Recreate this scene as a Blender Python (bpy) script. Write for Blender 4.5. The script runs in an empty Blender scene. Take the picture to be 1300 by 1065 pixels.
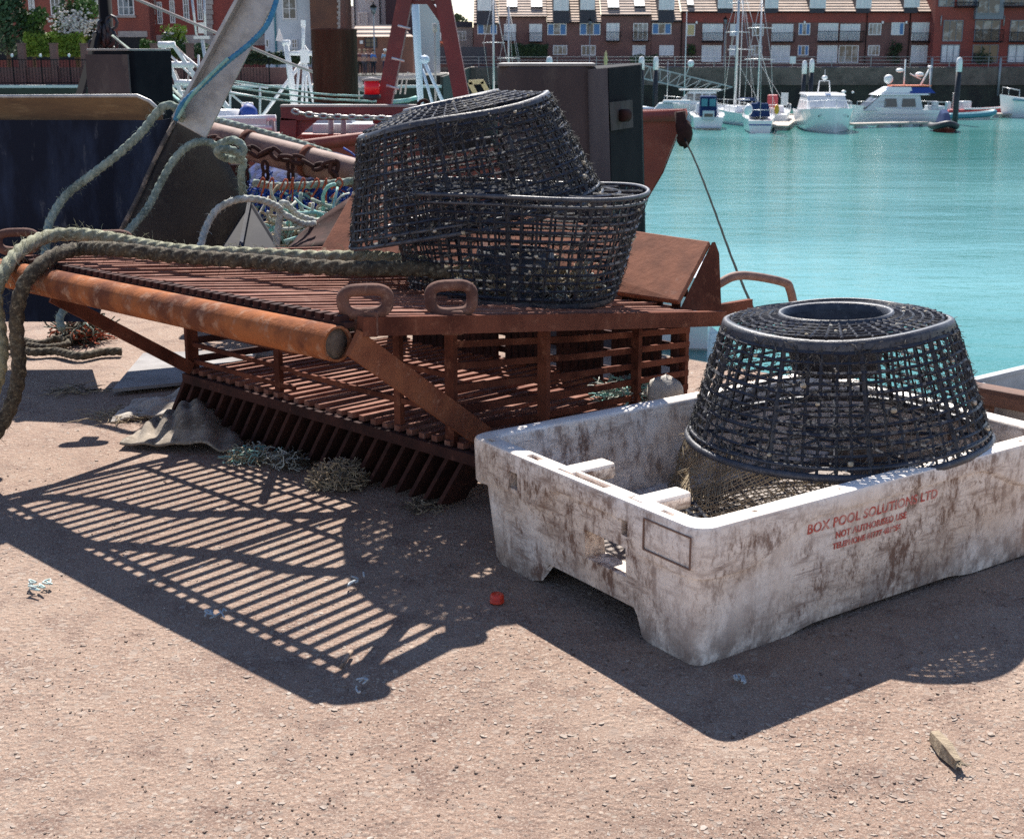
import bpy, bmesh, math, random
from mathutils import Vector, Matrix, Euler
R = random.Random(7)
PI = math.pi
sc = bpy.context.scene
COL = sc.collection
# ------------------------------------------------------------------ camera model
F, CX, CY, PITCH, HC = 1700.0, 650.0, 487.5, math.radians(13.86), 1.2
_s, _c = math.sin(PITCH), math.cos(PITCH)
def at(u, v, Y):
    vv = v - CY; k = Y / (F*_c - vv*_s)
    return Vector(((u-CX)*k, Y, HC - (vv*_c + F*_s)*k))
def G(u, v, z=0.0):
    vv = v - CY; k = (HC - z) / (vv*_c + F*_s)
    return Vector(((u-CX)*k, (F*_c - vv*_s)*k, z))
cam = bpy.data.cameras.new('camera'); co = bpy.data.objects.new('camera', cam); COL.objects.link(co)
co.location = (0, 0, HC); co.rotation_euler = (PI/2 - PITCH, 0, 0)
cam.sensor_fit = 'HORIZONTAL'; cam.sensor_width = 36; cam.lens = 36*F/1300
cam.shift_y = -45/1300; cam.clip_start = 0.05; cam.clip_end = 3000
cam.dof.use_dof = True; cam.dof.focus_distance = 3.2; cam.dof.aperture_fstop = 16
sc.camera = co
# ------------------------------------------------------------------ light
SUN = Vector((-0.05, 0.92, 1.0)).normalized()
w = bpy.data.worlds.new('World'); sc.world = w; w.use_nodes = True
nt = w.node_tree; bg = nt.nodes['Background']
sky = nt.nodes.new('ShaderNodeTexSky'); sky.sky_type = 'NISHITA'; sky.sun_disc = False
sky.sun_elevation = math.asin(SUN.z); sky.sun_rotation = math.atan2(SUN.x, SUN.y)
sky.air_density = 1.0; sky.dust_density = 0.0; sky.ozone_density = 1.6
tint = nt.nodes.new('ShaderNodeMix'); tint.data_type = 'RGBA'; tint.blend_type = 'MULTIPLY'; tint.inputs[0].default_value = 1
tint.inputs[7].default_value = (1.04,.95,.96,1)
nt.links.new(sky.outputs[0], tint.inputs[6]); nt.links.new(tint.outputs[2], bg.inputs[0]); bg.inputs[1].default_value = 0.078
sl = bpy.data.lights.new('sun', 'SUN'); so = bpy.data.objects.new('sun', sl); COL.objects.link(so)
sl.energy = 5.0; sl.angle = math.radians(0.5); sl.color = (1, .945, .87)
so.rotation_euler = SUN.to_track_quat('Z', 'Y').to_euler()
sc.view_settings.view_transform = 'Standard'; sc.view_settings.look = 'None'
sc.view_settings.exposure = 1.05; sc.view_settings.gamma = 1
sc.cycles.max_bounces = 8; sc.cycles.transparent_max_bounces = 12
sc.cycles.use_denoising = False
sc.cycles.sample_clamp_indirect = 4
# ------------------------------------------------------------------ mesh collector
class MB:
    def __init__(s): s.v = []; s.f = []; s.sm = []
    def add(s, vs, fs, smooth=False):
        o = len(s.v); s.v += [tuple(p) for p in vs]
        for f in fs: s.f.append([i+o for i in f]); s.sm.append(smooth)
        return s
    def box(s, c, d, M=None):
        x, y, z = d[0]/2, d[1]/2, d[2]/2; c = Vector(c)
        vs = [Vector((a*x, b*y, e*z)) for e in (-1, 1) for b in (-1, 1) for a in (-1, 1)]
        if M is not None: vs = [M @ v for v in vs]
        return s.add([c+v for v in vs], [(0,2,3,1),(4,5,7,6),(0,1,5,4),(2,6,7,3),(0,4,6,2),(1,3,7,5)])
    def box2(s, a, b):
        return s.box([(a[i]+b[i])/2 for i in range(3)], [abs(b[i]-a[i]) for i in range(3)])
    def bar(s, p, q, w, h, up=(0,0,1)):
        p, q = Vector(p), Vector(q); t = (q-p).normalized(); up = Vector(up)
        n = t.cross(up)
        if n.length < 1e-4: n = t.cross(Vector((1,0,0)))
        n.normalize(); b = n.cross(t)
        vs = [e + n*(a*w/2) + b*(c*h/2) for e in (p, q) for a, c in ((-1,-1),(1,-1),(1,1),(-1,1))]
        return s.add(vs, [(3,2,1,0),(4,5,6,7),(0,1,5,4),(1,2,6,5),(2,3,7,6),(3,0,4,7)])
    def tube(s, path, r, n=8, cap=True, closed=False, smooth=True, prof=None, twist=0.0):
        P = [Vector(p) for p in path]; m = len(P)
        rr = r if isinstance(r, (list, tuple)) else [r]*m
        T = []
        for i in range(m):
            if closed: a, b = P[(i-1) % m], P[(i+1) % m]
            else: a, b = P[max(i-1, 0)], P[min(i+1, m-1)]
            d = b-a; T.append(d.normalized() if d.length > 1e-9 else Vector((0,0,1)))
        N = T[0].cross(Vector((0,0,1)))
        if N.length < 1e-3: N = T[0].cross(Vector((1,0,0)))
        N.normalize(); vs = []; L = 0.0
        for i in range(m):
            N = N - T[i]*N.dot(T[i])
            if N.length < 1e-6: N = T[i].orthogonal()
            N.normalize(); B = T[i].cross(N)
            if i: L += (P[i]-P[i-1]).length
            ph = L*twist
            for k in range(n):
                a = 2*PI*k/n
                q = rr[i]*(prof(a, ph) if prof else 1)
                vs.append(P[i] + N*(math.cos(a)*q) + B*(math.sin(a)*q))
        fs = []
        for i in range(m if closed else m-1):
            j = (i+1) % m
            for k in range(n):
                l = (k+1) % n; fs.append((i*n+k, i*n+l, j*n+l, j*n+k))
        if cap and not closed:
            fs.append(tuple(range(n-1, -1, -1))); fs.append(tuple((m-1)*n+k for k in range(n)))
        return s.add(vs, fs, smooth)
    def strand(s, path, r):            # thin 3-sided hair
        return s.tube(path, r, n=3, cap=False, smooth=False)
    def loft(s, rings, cap0=True, cap1=True, closed=True, smooth=False):
        n = len(rings[0]); vs = [p for r in rings for p in r]; fs = []
        for i in range(len(rings)-1):
            for k in range(n if closed else n-1):
                l = (k+1) % n; fs.append((i*n+k, i*n+l, (i+1)*n+l, (i+1)*n+k))
        if cap0: fs.append(tuple(range(n-1, -1, -1)))
        if cap1: fs.append(tuple((len(rings)-1)*n+k for k in range(n)))
        return s.add(vs, fs, smooth)
    def lathe(s, prof, n=24, c=(0,0,0), smooth=True, closed=False, ax=None, cap=True):
        c = Vector(c); rings = []
        for (r, z) in prof:
            ring = []
            for k in range(n):
                p = Vector((r*math.cos(2*PI*k/n), r*math.sin(2*PI*k/n), z))
                if ax is not None: p = ax @ p
                ring.append(c+p)
            rings.append(ring)
        if closed: rings.append(rings[0])
        return s.loft(rings, cap0=cap and not closed, cap1=cap and not closed, smooth=smooth)
    def prism(s, pts, ext):            # outline (3-D points) extruded by a vector
        ext = Vector(ext); a = [Vector(p) for p in pts]; n = len(a)
        return s.loft([a, [p+ext for p in a]])
    def sheet(s, grid, smooth=True):   # grid[i][j] of points
        m, n = len(grid), len(grid[0]); vs = [p for r in grid for p in r]
        return s.add(vs, [(i*n+j, i*n+j+1, (i+1)*n+j+1, (i+1)*n+j) for i in range(m-1) for j in range(n-1)], smooth)
    def blob(s, c, rad, n=10, m=7, amp=.25, rng=R):
        c = Vector(c); rings = []
        ph = [rng.uniform(0, 6.28) for _ in range(6)]
        for i in range(m+1):
            th = PI*(i+.02)/(m+.04); ring = []
            for k in range(n):
                a = 2*PI*k/n
                q = 1+amp*(math.sin(3*a+ph[0]+2*th)*.4+math.sin(5*a+ph[1]-3*th)*.3+math.sin(4*th+ph[2]+2*a)*.4)
                ring.append(c+Vector((rad[0]*math.sin(th)*math.cos(a)*q, rad[1]*math.sin(th)*math.sin(a)*q, rad[2]*math.cos(th)*q)))
            rings.append(ring)
        return s.loft(rings, smooth=True)
    def build(s, name, mat, parent=None, bevel=0, loc=None):
        me = bpy.data.meshes.new(name); me.from_pydata(s.v, [], s.f)
        me.polygons.foreach_set('use_smooth', s.sm); me.update()
        if isinstance(mat, (list, tuple)):
            for x in mat: me.materials.append(x)
        else: me.materials.append(mat)
        o = bpy.data.objects.new(name, me); COL.objects.link(o)
        if parent is not None: o.parent = parent
        if loc is not None: o.location = loc
        if bevel:
            b = o.modifiers.new('b', 'BEVEL'); b.width = bevel; b.segments = 2; b.limit_method = 'ANGLE'; b.angle_limit = .6
        return o
def empty(name, loc=(0,0,0), rz=0.0):
    o = bpy.data.objects.new(name, None); COL.objects.link(o); o.location = loc
    o.rotation_euler = (0, 0, rz); o.empty_display_size = .1; return o
def tag(o, label=None, cat=None, group=None, kind=None):
    if label: o['label'] = label
    if cat: o['category'] = cat
    if group: o['group'] = group
    if kind: o['kind'] = kind
    return o
def copy_tree(o, parent=None):
    c = o.copy(); COL.objects.link(c)
    if parent is not None: c.parent = parent
    for ch in list(o.children): copy_tree(ch, c)
    return c
def rpt(a, b, t): return Vector(a).lerp(Vector(b), t)
def spline(pts, n=12):
    P = [Vector(p) for p in pts]; P = [2*P[0]-P[1]] + P + [2*P[-1]-P[-2]]; out = []
    for i in range(1, len(P)-2):
        a, b, c, d = P[i-1], P[i], P[i+1], P[i+2]
        for k in range(n):
            t = k/n
            out.append(.5*((2*b)+(c-a)*t+(2*a-5*b+4*c-d)*t*t+(3*b-a-3*c+d)*t**3))
    out.append(P[-2]); return out
def resample(path, step):
    out = [path[0].copy()]; acc = 0
    for a, b in zip(path, path[1:]):
        L = (b-a).length
        if L < 1e-9: continue
        t = step-acc
        while t <= L: out.append(a.lerp(b, t/L)); t += step
        acc = L-(t-step)
    return out
# ------------------------------------------------------------------ materials
def mat(name, c, rough=.7, metal=0.0, spec=.5, c2=None, c3=None, scale=8.0, detail=6, bump=0.0, bscale=None,
        lo=.4, hi=.62, lo3=.55, hi3=.7, stretch=None, coord='Object', scale3=None, coat=0, trans=0, bdist=.01, rough2=None):
    m = bpy.data.materials.new(name); m.use_nodes = True; t = m.node_tree; N = t.nodes; L = t.links
    b = N['Principled BSDF']
    b.inputs['Base Color'].default_value = (*c, 1); b.inputs['Roughness'].default_value = rough
    b.inputs['Metallic'].default_value = metal; b.inputs['Specular IOR Level'].default_value = spec
    if coat: b.inputs['Coat Weight'].default_value = coat
    tc = N.new('ShaderNodeTexCoord'); src = tc.outputs[coord]
    if stretch:
        mp = N.new('ShaderNodeMapping'); mp.inputs['Scale'].default_value = stretch
        L.new(src, mp.inputs[0]); src = mp.outputs[0]
    def noise(sc_, d=detail, r=.6):
        n = N.new('ShaderNodeTexNoise'); n.inputs['Scale'].default_value = sc_; n.inputs['Detail'].default_value = d
        n.inputs['Roughness'].default_value = r; L.new(src, n.inputs['Vector']); return n
    def ramp(fac, a, z):
        r = N.new('ShaderNodeMapRange'); r.inputs[1].default_value = a; r.inputs[2].default_value = z
        L.new(fac, r.inputs[0]); return r.outputs[0]
    col = None
    if c2 is not None:
        n = noise(scale); f = ramp(n.outputs[0], lo, hi)
        mx = N.new('ShaderNodeMix'); mx.data_type = 'RGBA'
        mx.inputs[6].default_value = (*c, 1); mx.inputs[7].default_value = (*c2, 1)
        L.new(f, mx.inputs[0]); col = mx.outputs[2]
        if rough2 is not None:
            rr = N.new('ShaderNodeMapRange'); rr.inputs[3].default_value = rough; rr.inputs[4].default_value = rough2
            L.new(f, rr.inputs[0]); L.new(rr.outputs[0], b.inputs['Roughness'])
    if c3 is not None:
        n3 = noise(scale3 or scale*4.3, 8, .7); f3 = ramp(n3.outputs[0], lo3, hi3)
        m3 = N.new('ShaderNodeMix'); m3.data_type = 'RGBA'; m3.inputs[7].default_value = (*c3, 1)
        L.new(f3, m3.inputs[0])
        if col is not None: L.new(col, m3.inputs[6])
        else: m3.inputs[6].default_value = (*c, 1)
        col = m3.outputs[2]
    if col is not None: L.new(col, b.inputs['Base Color'])
    if bump:
        nb = noise(bscale or scale*3, 8, .65); bp = N.new('ShaderNodeBump')
        bp.inputs['Strength'].default_value = bump; bp.inputs['Distance'].default_value = bdist
        L.new(nb.outputs[0], bp.inputs['Height']); L.new(bp.outputs[0], b.inputs['Normal'])
    return m
M = {}
M['rust'] = mat('rust', (.165,.058,.036), .9, spec=.12, c2=(.075,.025,.017), c3=(.27,.12,.075), scale=5, lo=.42, hi=.6, scale3=26, lo3=.55, hi3=.75, bump=.5, bscale=60, bdist=.004)  # base darkened to hold the shade on dredge posts and rails
M['rust_lit'] = mat('rust_lit', (.27,.135,.10), .9, spec=.15, c2=(.17,.07,.05), c3=(.36,.21,.165), scale=7, scale3=30, bump=.5, bscale=60, bdist=.004)  # paler rust copy, sunlight on the deck bars put into the colour
M['rust_orange'] = mat('rust_orange', (.34,.118,.045), .9, spec=.12, c2=(.14,.05,.028), c3=(.42,.27,.19), scale=8, lo=.42, hi=.62, scale3=20, lo3=.52, hi3=.72, bump=.7, bscale=70, bdist=.004)
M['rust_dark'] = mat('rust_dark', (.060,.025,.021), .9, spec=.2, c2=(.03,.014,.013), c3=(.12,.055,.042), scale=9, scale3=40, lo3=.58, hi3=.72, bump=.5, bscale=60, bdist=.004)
M['rust_smooth'] = mat('rust_smooth', (.29,.115,.068), .8, spec=.15, c2=(.20,.08,.05), c3=(.40,.27,.22), scale=14, scale3=9, lo3=.60, hi3=.78, bump=.35, bscale=45, bdist=.004)
M['rust_pale'] = mat('rust_pale', (.27,.16,.125), .75, c2=(.17,.09,.07), scale=20, bump=.4, bscale=80, bdist=.003)
M['pot'] = mat('pot_plastic', (.019,.021,.032), .34, c2=(.032,.035,.048), c3=(.20,.20,.205), scale=30, scale3=55, lo3=.6, hi3=.78, bump=.4, bscale=150, bdist=.003, rough2=.65)
M['pot_rim'] = mat('pot_rim', (.032,.036,.05), .45, c2=(.065,.07,.085), c3=(.20,.20,.21), scale=25, scale3=60, lo3=.58, hi3=.8, bump=.5, bscale=120, bdist=.003)
M['fouling'] = mat('dry_weed', (.07,.068,.066), .9, c2=(.022,.022,.026), c3=(.24,.23,.20), scale=30, scale3=80, lo3=.5, hi3=.7)
M['barnacle'] = mat('barnacle', (.55,.5,.42), .85, c2=(.35,.29,.2), scale=60)
M['net_tan'] = mat('net_tan', (.40,.32,.21), .95, c2=(.24,.18,.115), c3=(.55,.47,.34), scale=25, scale3=70)
M['rope_dark'] = mat('rope_dark', (.085,.066,.042), .95, c2=(.035,.027,.019), c3=(.27,.235,.16), scale=22, scale3=90, lo3=.5, hi3=.72, bump=.6, bscale=300, bdist=.003)
M['rope_green'] = mat('rope_green', (.26,.325,.28), .95, c2=(.13,.165,.135), c3=(.46,.50,.42), scale=16, scale3=100, lo3=.5, hi3=.72, bump=.6, bscale=300, bdist=.003)
M['rope_olive'] = mat('rope_olive', (.31,.31,.21), .95, c2=(.17,.165,.105), c3=(.50,.49,.37), scale=22, scale3=100, lo3=.5, hi3=.72, bump=.6, bscale=300, bdist=.003)
M['rope_white'] = mat('rope_white', (.52,.53,.48), .95, c2=(.33,.34,.29), scale=30, bump=.6, bscale=300, bdist=.003)
M['rope_teal'] = mat('rope_teal', (.16,.40,.37), .85, c2=(.34,.52,.47), scale=30)
M['rope_blue'] = mat('rope_blue', (.03,.17,.33), .8, c2=(.06,.26,.42), scale=30)
M['net_blue'] = mat('net_blue', (.012,.045,.24), .8, c2=(.02,.10,.42), scale=40)
M['twine_orange'] = mat('twine_orange', (.46,.10,.04), .9, c2=(.30,.07,.035), scale=30)
M['cloth'] = mat('sack_cloth', (.29,.245,.195), .95, c2=(.13,.105,.08), c3=(.46,.41,.35), scale=9, scale3=50, bump=.6, bscale=160, bdist=.006)
M['navy'] = mat('navy_steel', (.008,.012,.026), .6, spec=.10, c2=(.028,.043,.085), c3=(.10,.11,.135), scale=1.8, scale3=7, lo=.45, hi=.62, lo3=.58, hi3=.72, stretch=(2.6,1,.7), bump=.2, bscale=14)
M['navy_worn'] = mat('navy_worn', (.045,.041,.040), .5, spec=.3, c2=(.017,.018,.024), c3=(.085,.08,.072), scale=4, scale3=8, lo3=.5, hi3=.75, bump=.2, bscale=14)
M['brown_steel'] = mat('brown_steel', (.20,.115,.055), .8, spec=.1, c2=(.12,.07,.04), c3=(.26,.16,.08), scale=5, scale3=12, stretch=(.5,.5,3))
M['galv'] = mat('galvanised', (.42,.42,.42), .5, metal=.55, c2=(.30,.295,.29), c3=(.5,.48,.44), scale=14, scale3=45, lo3=.52, hi3=.72, bump=.12, bscale=50)
M['wedge'] = mat('wedge_steel', (.055,.054,.060), .7, spec=.1, c2=(.035,.035,.045), c3=(.09,.087,.085), scale=4, scale3=10)
M['galv_plate'] = mat('grey_plate', (.30,.285,.28), .8, spec=.2, c2=(.22,.205,.20), scale=8, bump=.2, bscale=40)
M['fender'] = mat('fender_black', (.082,.066,.068), .8, spec=.12, c2=(.060,.050,.054), c3=(.115,.10,.095), scale=5, scale3=12, lo3=.52, hi3=.75, stretch=(1,1,.35), bump=.3, bscale=25)
M['fender_shade'] = mat('fender_shade', (.007,.008,.012), .8, spec=.08, c2=(.013,.014,.018), scale=6, bump=.2)  # near-black copy, shade of the fender side faces put into the colour
M['pile'] = mat('pile_rust', (.07,.036,.030), .85, spec=.15, c2=(.042,.022,.02), c3=(.10,.06,.05), scale=4, scale3=9, stretch=(3,3,.3), bump=.3)
M['grey_box'] = mat('grey_plastic', (.40,.42,.44), .55, c2=(.30,.315,.33), scale=10)
M['wood'] = mat('old_wood', (.40,.32,.22), .9, c2=(.22,.165,.11), scale=10, stretch=(1,8,8), bump=.6)
M['timber_dark'] = mat('timber_dark', (.16,.085,.06), .85, c2=(.09,.05,.04), scale=8, stretch=(1,1,5), bump=.5)
M['red_cap'] = mat('red_plastic', (.62,.045,.02), .35)
M['mint'] = mat('mint_twine', (.42,.56,.52), .9, c2=(.55,.60,.57), scale=60)
M['paper'] = mat('paper_scrap', (.46,.50,.52), .9, c2=(.30,.35,.39), scale=60)
# ================================================================== quay, water
def ground_mat():
    m = bpy.data.materials.new('quay_surface'); m.use_nodes = True; t = m.node_tree; N = t.nodes; L = t.links
    b = N['Principled BSDF']; b.inputs['Roughness'].default_value = .9; b.inputs['Specular IOR Level'].default_value = .25
    tc = N.new('ShaderNodeTexCoord'); src = tc.outputs['Object']
    def noise(s, d=6, r=.6):
        n = N.new('ShaderNodeTexNoise'); n.inputs['Scale'].default_value = s; n.inputs['Detail'].default_value = d
        n.inputs['Roughness'].default_value = r; L.new(src, n.inputs['Vector']); return n.outputs[0]
    def rng(x, a, z, o0=0., o1=1.):
        r = N.new('ShaderNodeMapRange'); r.inputs[1].default_value = a; r.inputs[2].default_value = z
        r.inputs[3].default_value = o0; r.inputs[4].default_value = o1; L.new(x, r.inputs[0]); return r.outputs[0]
    def mix(f, a, c):
        x = N.new('ShaderNodeMix'); x.data_type = 'RGBA'; L.new(f, x.inputs[0])
        for i, q in ((6, a), (7, c)):
            if isinstance(q, tuple): x.inputs[i].default_value = (*q, 1)
            else: L.new(q, x.inputs[i])
        return x.outputs[2]
    def vor(s, feat='F1', rand=1.0):
        v = N.new('ShaderNodeTexVoronoi'); v.feature = feat; v.inputs['Scale'].default_value = s
        v.inputs['Randomness'].default_value = rand
        L.new(src, v.inputs['Vector']); return v
    def mul(a, c):
        x = N.new('ShaderNodeMath'); x.operation = 'MULTIPLY'; L.new(a, x.inputs[0])
        if isinstance(c, float): x.inputs[1].default_value = c
        else: L.new(c, x.inputs[1])
        return x.outputs[0]
    base = mix(rng(noise(1.3, 5), .38, .64), (0.266,0.175,0.131), (0.324,0.230,0.176))
    base = mix(mul(rng(noise(.75, 6, .65), .52, .66), .55), base, (0.156,0.098,0.074))
    base = mix(mul(rng(noise(2.6, 7, .7), .57, .66), .5), base, (0.355,0.273,0.218))
    base = mix(rng(noise(9, 6), .5, .68), base, (0.182,0.115,0.089))
    base = mix(mul(rng(noise(240, 4, .7), .50, .66), .8), base, (0.497,0.408,0.336))
    base = mix(mul(rng(noise(300, 4, .7), .54, .66), .8), base, (0.107,0.072,0.058))
    # embedded stones and broken shells, two sizes
    for s, thr, cA, cB, amt in ((42, .78, (0.373,0.298,0.246), (0.214,0.153,0.123), .55), (95, .74, (0.426,0.358,0.295), (0.196,0.145,0.115), .5)):
        v = vor(s); cell = v.outputs['Color']
        sep = N.new('ShaderNodeSeparateColor'); L.new(cell, sep.inputs[0])
        pick = rng(sep.outputs[0], thr-.02, thr); inside = rng(v.outputs['Distance'], .42, .36)
        stone = mix(sep.outputs[1], cB, cA)
        base = mix(mul(mul(pick, inside), amt*1.5), base, stone)
    L.new(base, b.inputs['Base Color'])
    add = N.new('ShaderNodeMath'); add.operation = 'ADD'
    v1 = vor(60); L.new(mul(rng(v1.outputs['Distance'], .5, .1), .5), add.inputs[0]); L.new(noise(130, 8, .7), add.inputs[1])
    bp = N.new('ShaderNodeBump'); bp.inputs['Strength'].default_value = .85; bp.inputs['Distance'].default_value = .0065
    L.new(add.outputs[0], bp.inputs['Height']); L.new(bp.outputs[0], b.inputs['Normal'])
    return m
M['ground'] = ground_mat()
def edgeY(x): return 4.35 + (1.75 - x)/1.12
ea, eb = Vector((5.5, edgeY(5.5), 0)), Vector((-9, edgeY(-9), 0))
q = MB()
nx, ny = 200, 140
def gz(x, y): return .006*math.sin(x*2.1+y*1.3)*math.sin(y*1.7-x*.6) - .004
rows = []
for i in range(61):
    t = i/60; p = ea.lerp(eb, t); far = p + Vector((-.75*7, -.67*14, 0)) + Vector((0, -3, 0))
    rows.append([Vector((*(p.lerp(far, (j/50)**1.5)).xy, gz(*(p.lerp(far, (j/50)**1.5)).xy))) for j in range(51)])
q.sheet(rows)
q.build('quay', M['ground']); tag(bpy.data.objects['quay'], 'sunlit gritty quay surface with broken shell fragments', kind='structure')
# quay wall going down to the water and its coping timber
M['quay_wall'] = mat('quay_wall', (.11,.10,.085), .9, c2=(.05,.055,.045), scale=1.2, bump=.5)
wq = MB(); dn = (eb-ea).normalized(); nn = Vector((-dn.y, dn.x, 0)); 
if nn.y < 0: nn = -nn
wq.prism([ea+Vector((0,0,-.03)), eb+Vector((0,0,-.03)), eb+nn*.12+Vector((0,0,-.03)), ea+nn*.12+Vector((0,0,-.03))], (0,0,-6.5))
tag(wq.build('quay_wall', M['quay_wall']), 'stone face of the near quay dropping to the water', kind='structure')
def water_mat():
    m = bpy.data.materials.new('harbour_water'); m.use_nodes = True; t = m.node_tree; N = t.nodes; L = t.links
    b = N['Principled BSDF']; b.inputs['Base Color'].default_value = (.035,.25,.27,1)
    b.inputs['Roughness'].default_value = .07; b.inputs['IOR'].default_value = 1.33
    tc = N.new('ShaderNodeTexCoord')
    def noise(s, st, d, r=.55):
        mp = N.new('ShaderNodeMapping'); mp.inputs['Scale'].default_value = st; L.new(tc.outputs['Object'], mp.inputs[0])
        n = N.new('ShaderNodeTexNoise'); n.inputs['Scale'].default_value = s; n.inputs['Detail'].default_value = d
        n.inputs['Roughness'].default_value = r; L.new(mp.outputs[0], n.inputs['Vector']); return n.outputs[0]
    n1 = noise(.55, (.45,1,1), 7, .62); n2 = noise(.045, (.32,1,1), 4)
    mr = N.new('ShaderNodeMapRange'); mr.inputs[1].default_value = .42; mr.inputs[2].default_value = .60; L.new(n2, mr.inputs[0])
    mx = N.new('ShaderNodeMix'); mx.data_type = 'RGBA'; mx.inputs[6].default_value = (.035,.185,.165,1); mx.inputs[7].default_value = (.10,.30,.29,1)  # dark green patches put reflections and wind ruffles into the base colour
    L.new(mr.outputs[0], mx.inputs[0]); L.new(mx.outputs[2], b.inputs['Base Color'])
    mu = N.new('ShaderNodeMath'); mu.operation = 'MULTIPLY'; L.new(n1, mu.inputs[0])
    m2 = N.new('ShaderNodeMapRange'); m2.inputs[1].default_value = .3; m2.inputs[2].default_value = .7; m2.inputs[3].default_value = 1.5; m2.inputs[4].default_value = .7
    L.new(n2, m2.inputs[0]); L.new(m2.outputs[0], mu.inputs[1])
    bp = N.new('ShaderNodeBump'); bp.inputs['Strength'].default_value = .22; bp.inputs['Distance'].default_value = .36
    L.new(mu.outputs[0], bp.inputs['Height']); L.new(bp.outputs[0], b.inputs['Normal'])
    return m
ZW = -4.9
wm = MB(); wm.add([(-180,3,ZW),(180,3,ZW),(180,162,ZW),(-180,162,ZW)], [(0,1,2,3)])
tag(wm.build('water', water_mat()), 'turquoise rippled harbour water', kind='structure')
# broken shells and grit lying on the quay
from mathutils import noise as mnoise
M['shell'] = mat('shell', (.33,.265,.215), .75, c2=(.20,.145,.115), c3=(.46,.41,.36), scale=9, scale3=14)
M['grit'] = mat('dark_grit', (.085,.055,.042), .85, c2=(.16,.11,.085), scale=14)
def chips(name, m, n_, sizes, seed, label, flat=.1, dens=.5):
    sh = MB(); rs = random.Random(seed)
    for i in range(n_):
        v = 470 + 640*rs.random()**.8; u = rs.uniform(-60, 1360)
        p = G(u, v, 0)
        if p.y > edgeY(p.x)-.1: continue
        if mnoise.noise(Vector((p.x*2.3+seed, p.y*2.3, 0)))+.6*mnoise.noise(Vector((p.x*7, p.y*7+seed, 3))) < rs.uniform(-.9, .9)*dens: continue
        r = rs.choice(sizes)*rs.uniform(.6,1.3); k_ = rs.randint(4, 7); a0 = rs.uniform(0, 6.28)
        tz, tx = rs.uniform(-.25,.25), rs.uniform(-.25,.25); el = rs.uniform(.35, 1)
        z0 = gz(p.x, p.y)+.0006; ring = []
        for k in range(k_):
            a = 2*PI*k/k_+rs.uniform(-.25,.25); x, y = r*math.cos(a)*rs.uniform(.7,1.15), r*el*math.sin(a)*rs.uniform(.7,1.15)
            x, y = x*math.cos(a0)-y*math.sin(a0), x*math.sin(a0)+y*math.cos(a0)
            ring.append(Vector((p.x+x, p.y+y, z0+x*tx+y*tz)))
        sh.loft([[q_-Vector((0,0,.0012)) for q_ in ring], [q_+Vector((0,0,r*flat)) for q_ in ring]])
    tag(sh.build(name, m), label, kind='stuff')
chips('shell_fragments', M['shell'], 20000, (.001,.0012,.0012,.0015,.0015,.002,.002,.0025,.003,.0045,.0065), 3, 'broken shell and stone chips scattered over the quay')
chips('dark_grit', M['grit'], 7000, (.0008,.001,.0012,.0015,.002,.003), 5, 'dark grit scattered over the quay', .5)
# ================================================================== rusty dredge
A = Vector((-.33,2.995,.618)); C = Vector((.616,3.96,.444)); B = Vector((-1.46,4.06,.60)); D = Vector((-.516,4.956,.504))
def deck(a, t, dz=0.0):     # a: tube side -> far side, t: near end -> far-left end
    return (A.lerp(B, t)).lerp(C.lerp(D, t), a) + Vector((0,0,dz))
E0, E1 = Vector((-1.06,4.33,.18)), Vector((-.105,3.416,.185))
nd = Vector((.70,.714,0)); dd = (E1-E0); dd.z = 0; dd.normalize()
F0, F1 = E0+nd*.88+Vector((0,0,-.02)), E1+nd*.92+Vector((0,0,-.02))
dr = empty('steel_dredge', (-.4,3.9,0))
tag(dr, 'rusty steel shellfish dredge with barred deck lying on the quay', 'dredge')
INV = Matrix.Translation(-dr.location)
def dpart(mb, name, m=None, bevel=0):
    o = mb.build(name, m or M['rust'], dr, bevel); o.matrix_parent_inverse = INV.copy(); return o
rd = random.Random(11)
g = MB(); nb = 34
for i in range(nb):
    t = (i+.5)/nb; j = [rd.uniform(-.004,.004) for _ in range(4)]
    p = deck(-.035, t, j[0]); q = deck(.93, t+j[2]*.3, j[1]); m1 = p.lerp(q, .5)+Vector((0,0,rd.uniform(-.006,.004)))
    for a, b in ((p, m1), (m1, q)): g.bar(a, b, .0165, .008)
dpart(g, 'deck_bars', M['rust_lit'])
f = MB()
for a in (.012,.33,.64,.985): f.bar(deck(a,-.01,-.020), deck(a,1.01,-.020), .018, .012)
for t in (0,.5,1): f.bar(deck(-.02,t,-.020), deck(1.0,t,-.020), .014, .036)
f.bar(deck(-.03,-.015,-.018), deck(1.0,-.015,-.014), .022, .044)
f.bar(deck(-.012,0,-.010), deck(-.012,1,-.010), .010, .018)
dpart(f, 'deck_frame')
st_ = MB()                                     # notched strip along the tube
for i in range(46):
    t = (i+.5)/46; st_.bar(deck(-.045,t-.007,-.004), deck(-.045,t+.006,-.004), .028, .014)
st_.bar(deck(-.046,-.01,-.016), deck(-.046,1.01,-.016), .024, .012)
dpart(st_, 'notched_strip', M['rust_dark'])
T0, T1 = Vector((-.388,2.92,.571)), Vector((-1.57,4.03,.557))
tb = MB(); tp = [T0.lerp(T1, i/30) for i in range(31)]
tb.tube(tp, .041, 24, cap=False)
tb.tube([T0, T0.lerp(T1,.012)], .0355, 24, cap=False)
td = (T0-T1).normalized(); AX = td.to_track_quat('Z','Y').to_matrix()
tb.lathe([(.0355,0),(.041,0),(.041,.0005)], 24, T0, ax=AX, cap=False)
tube_o = dpart(tb, 'frame_tube', M['rust_orange'])
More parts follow.
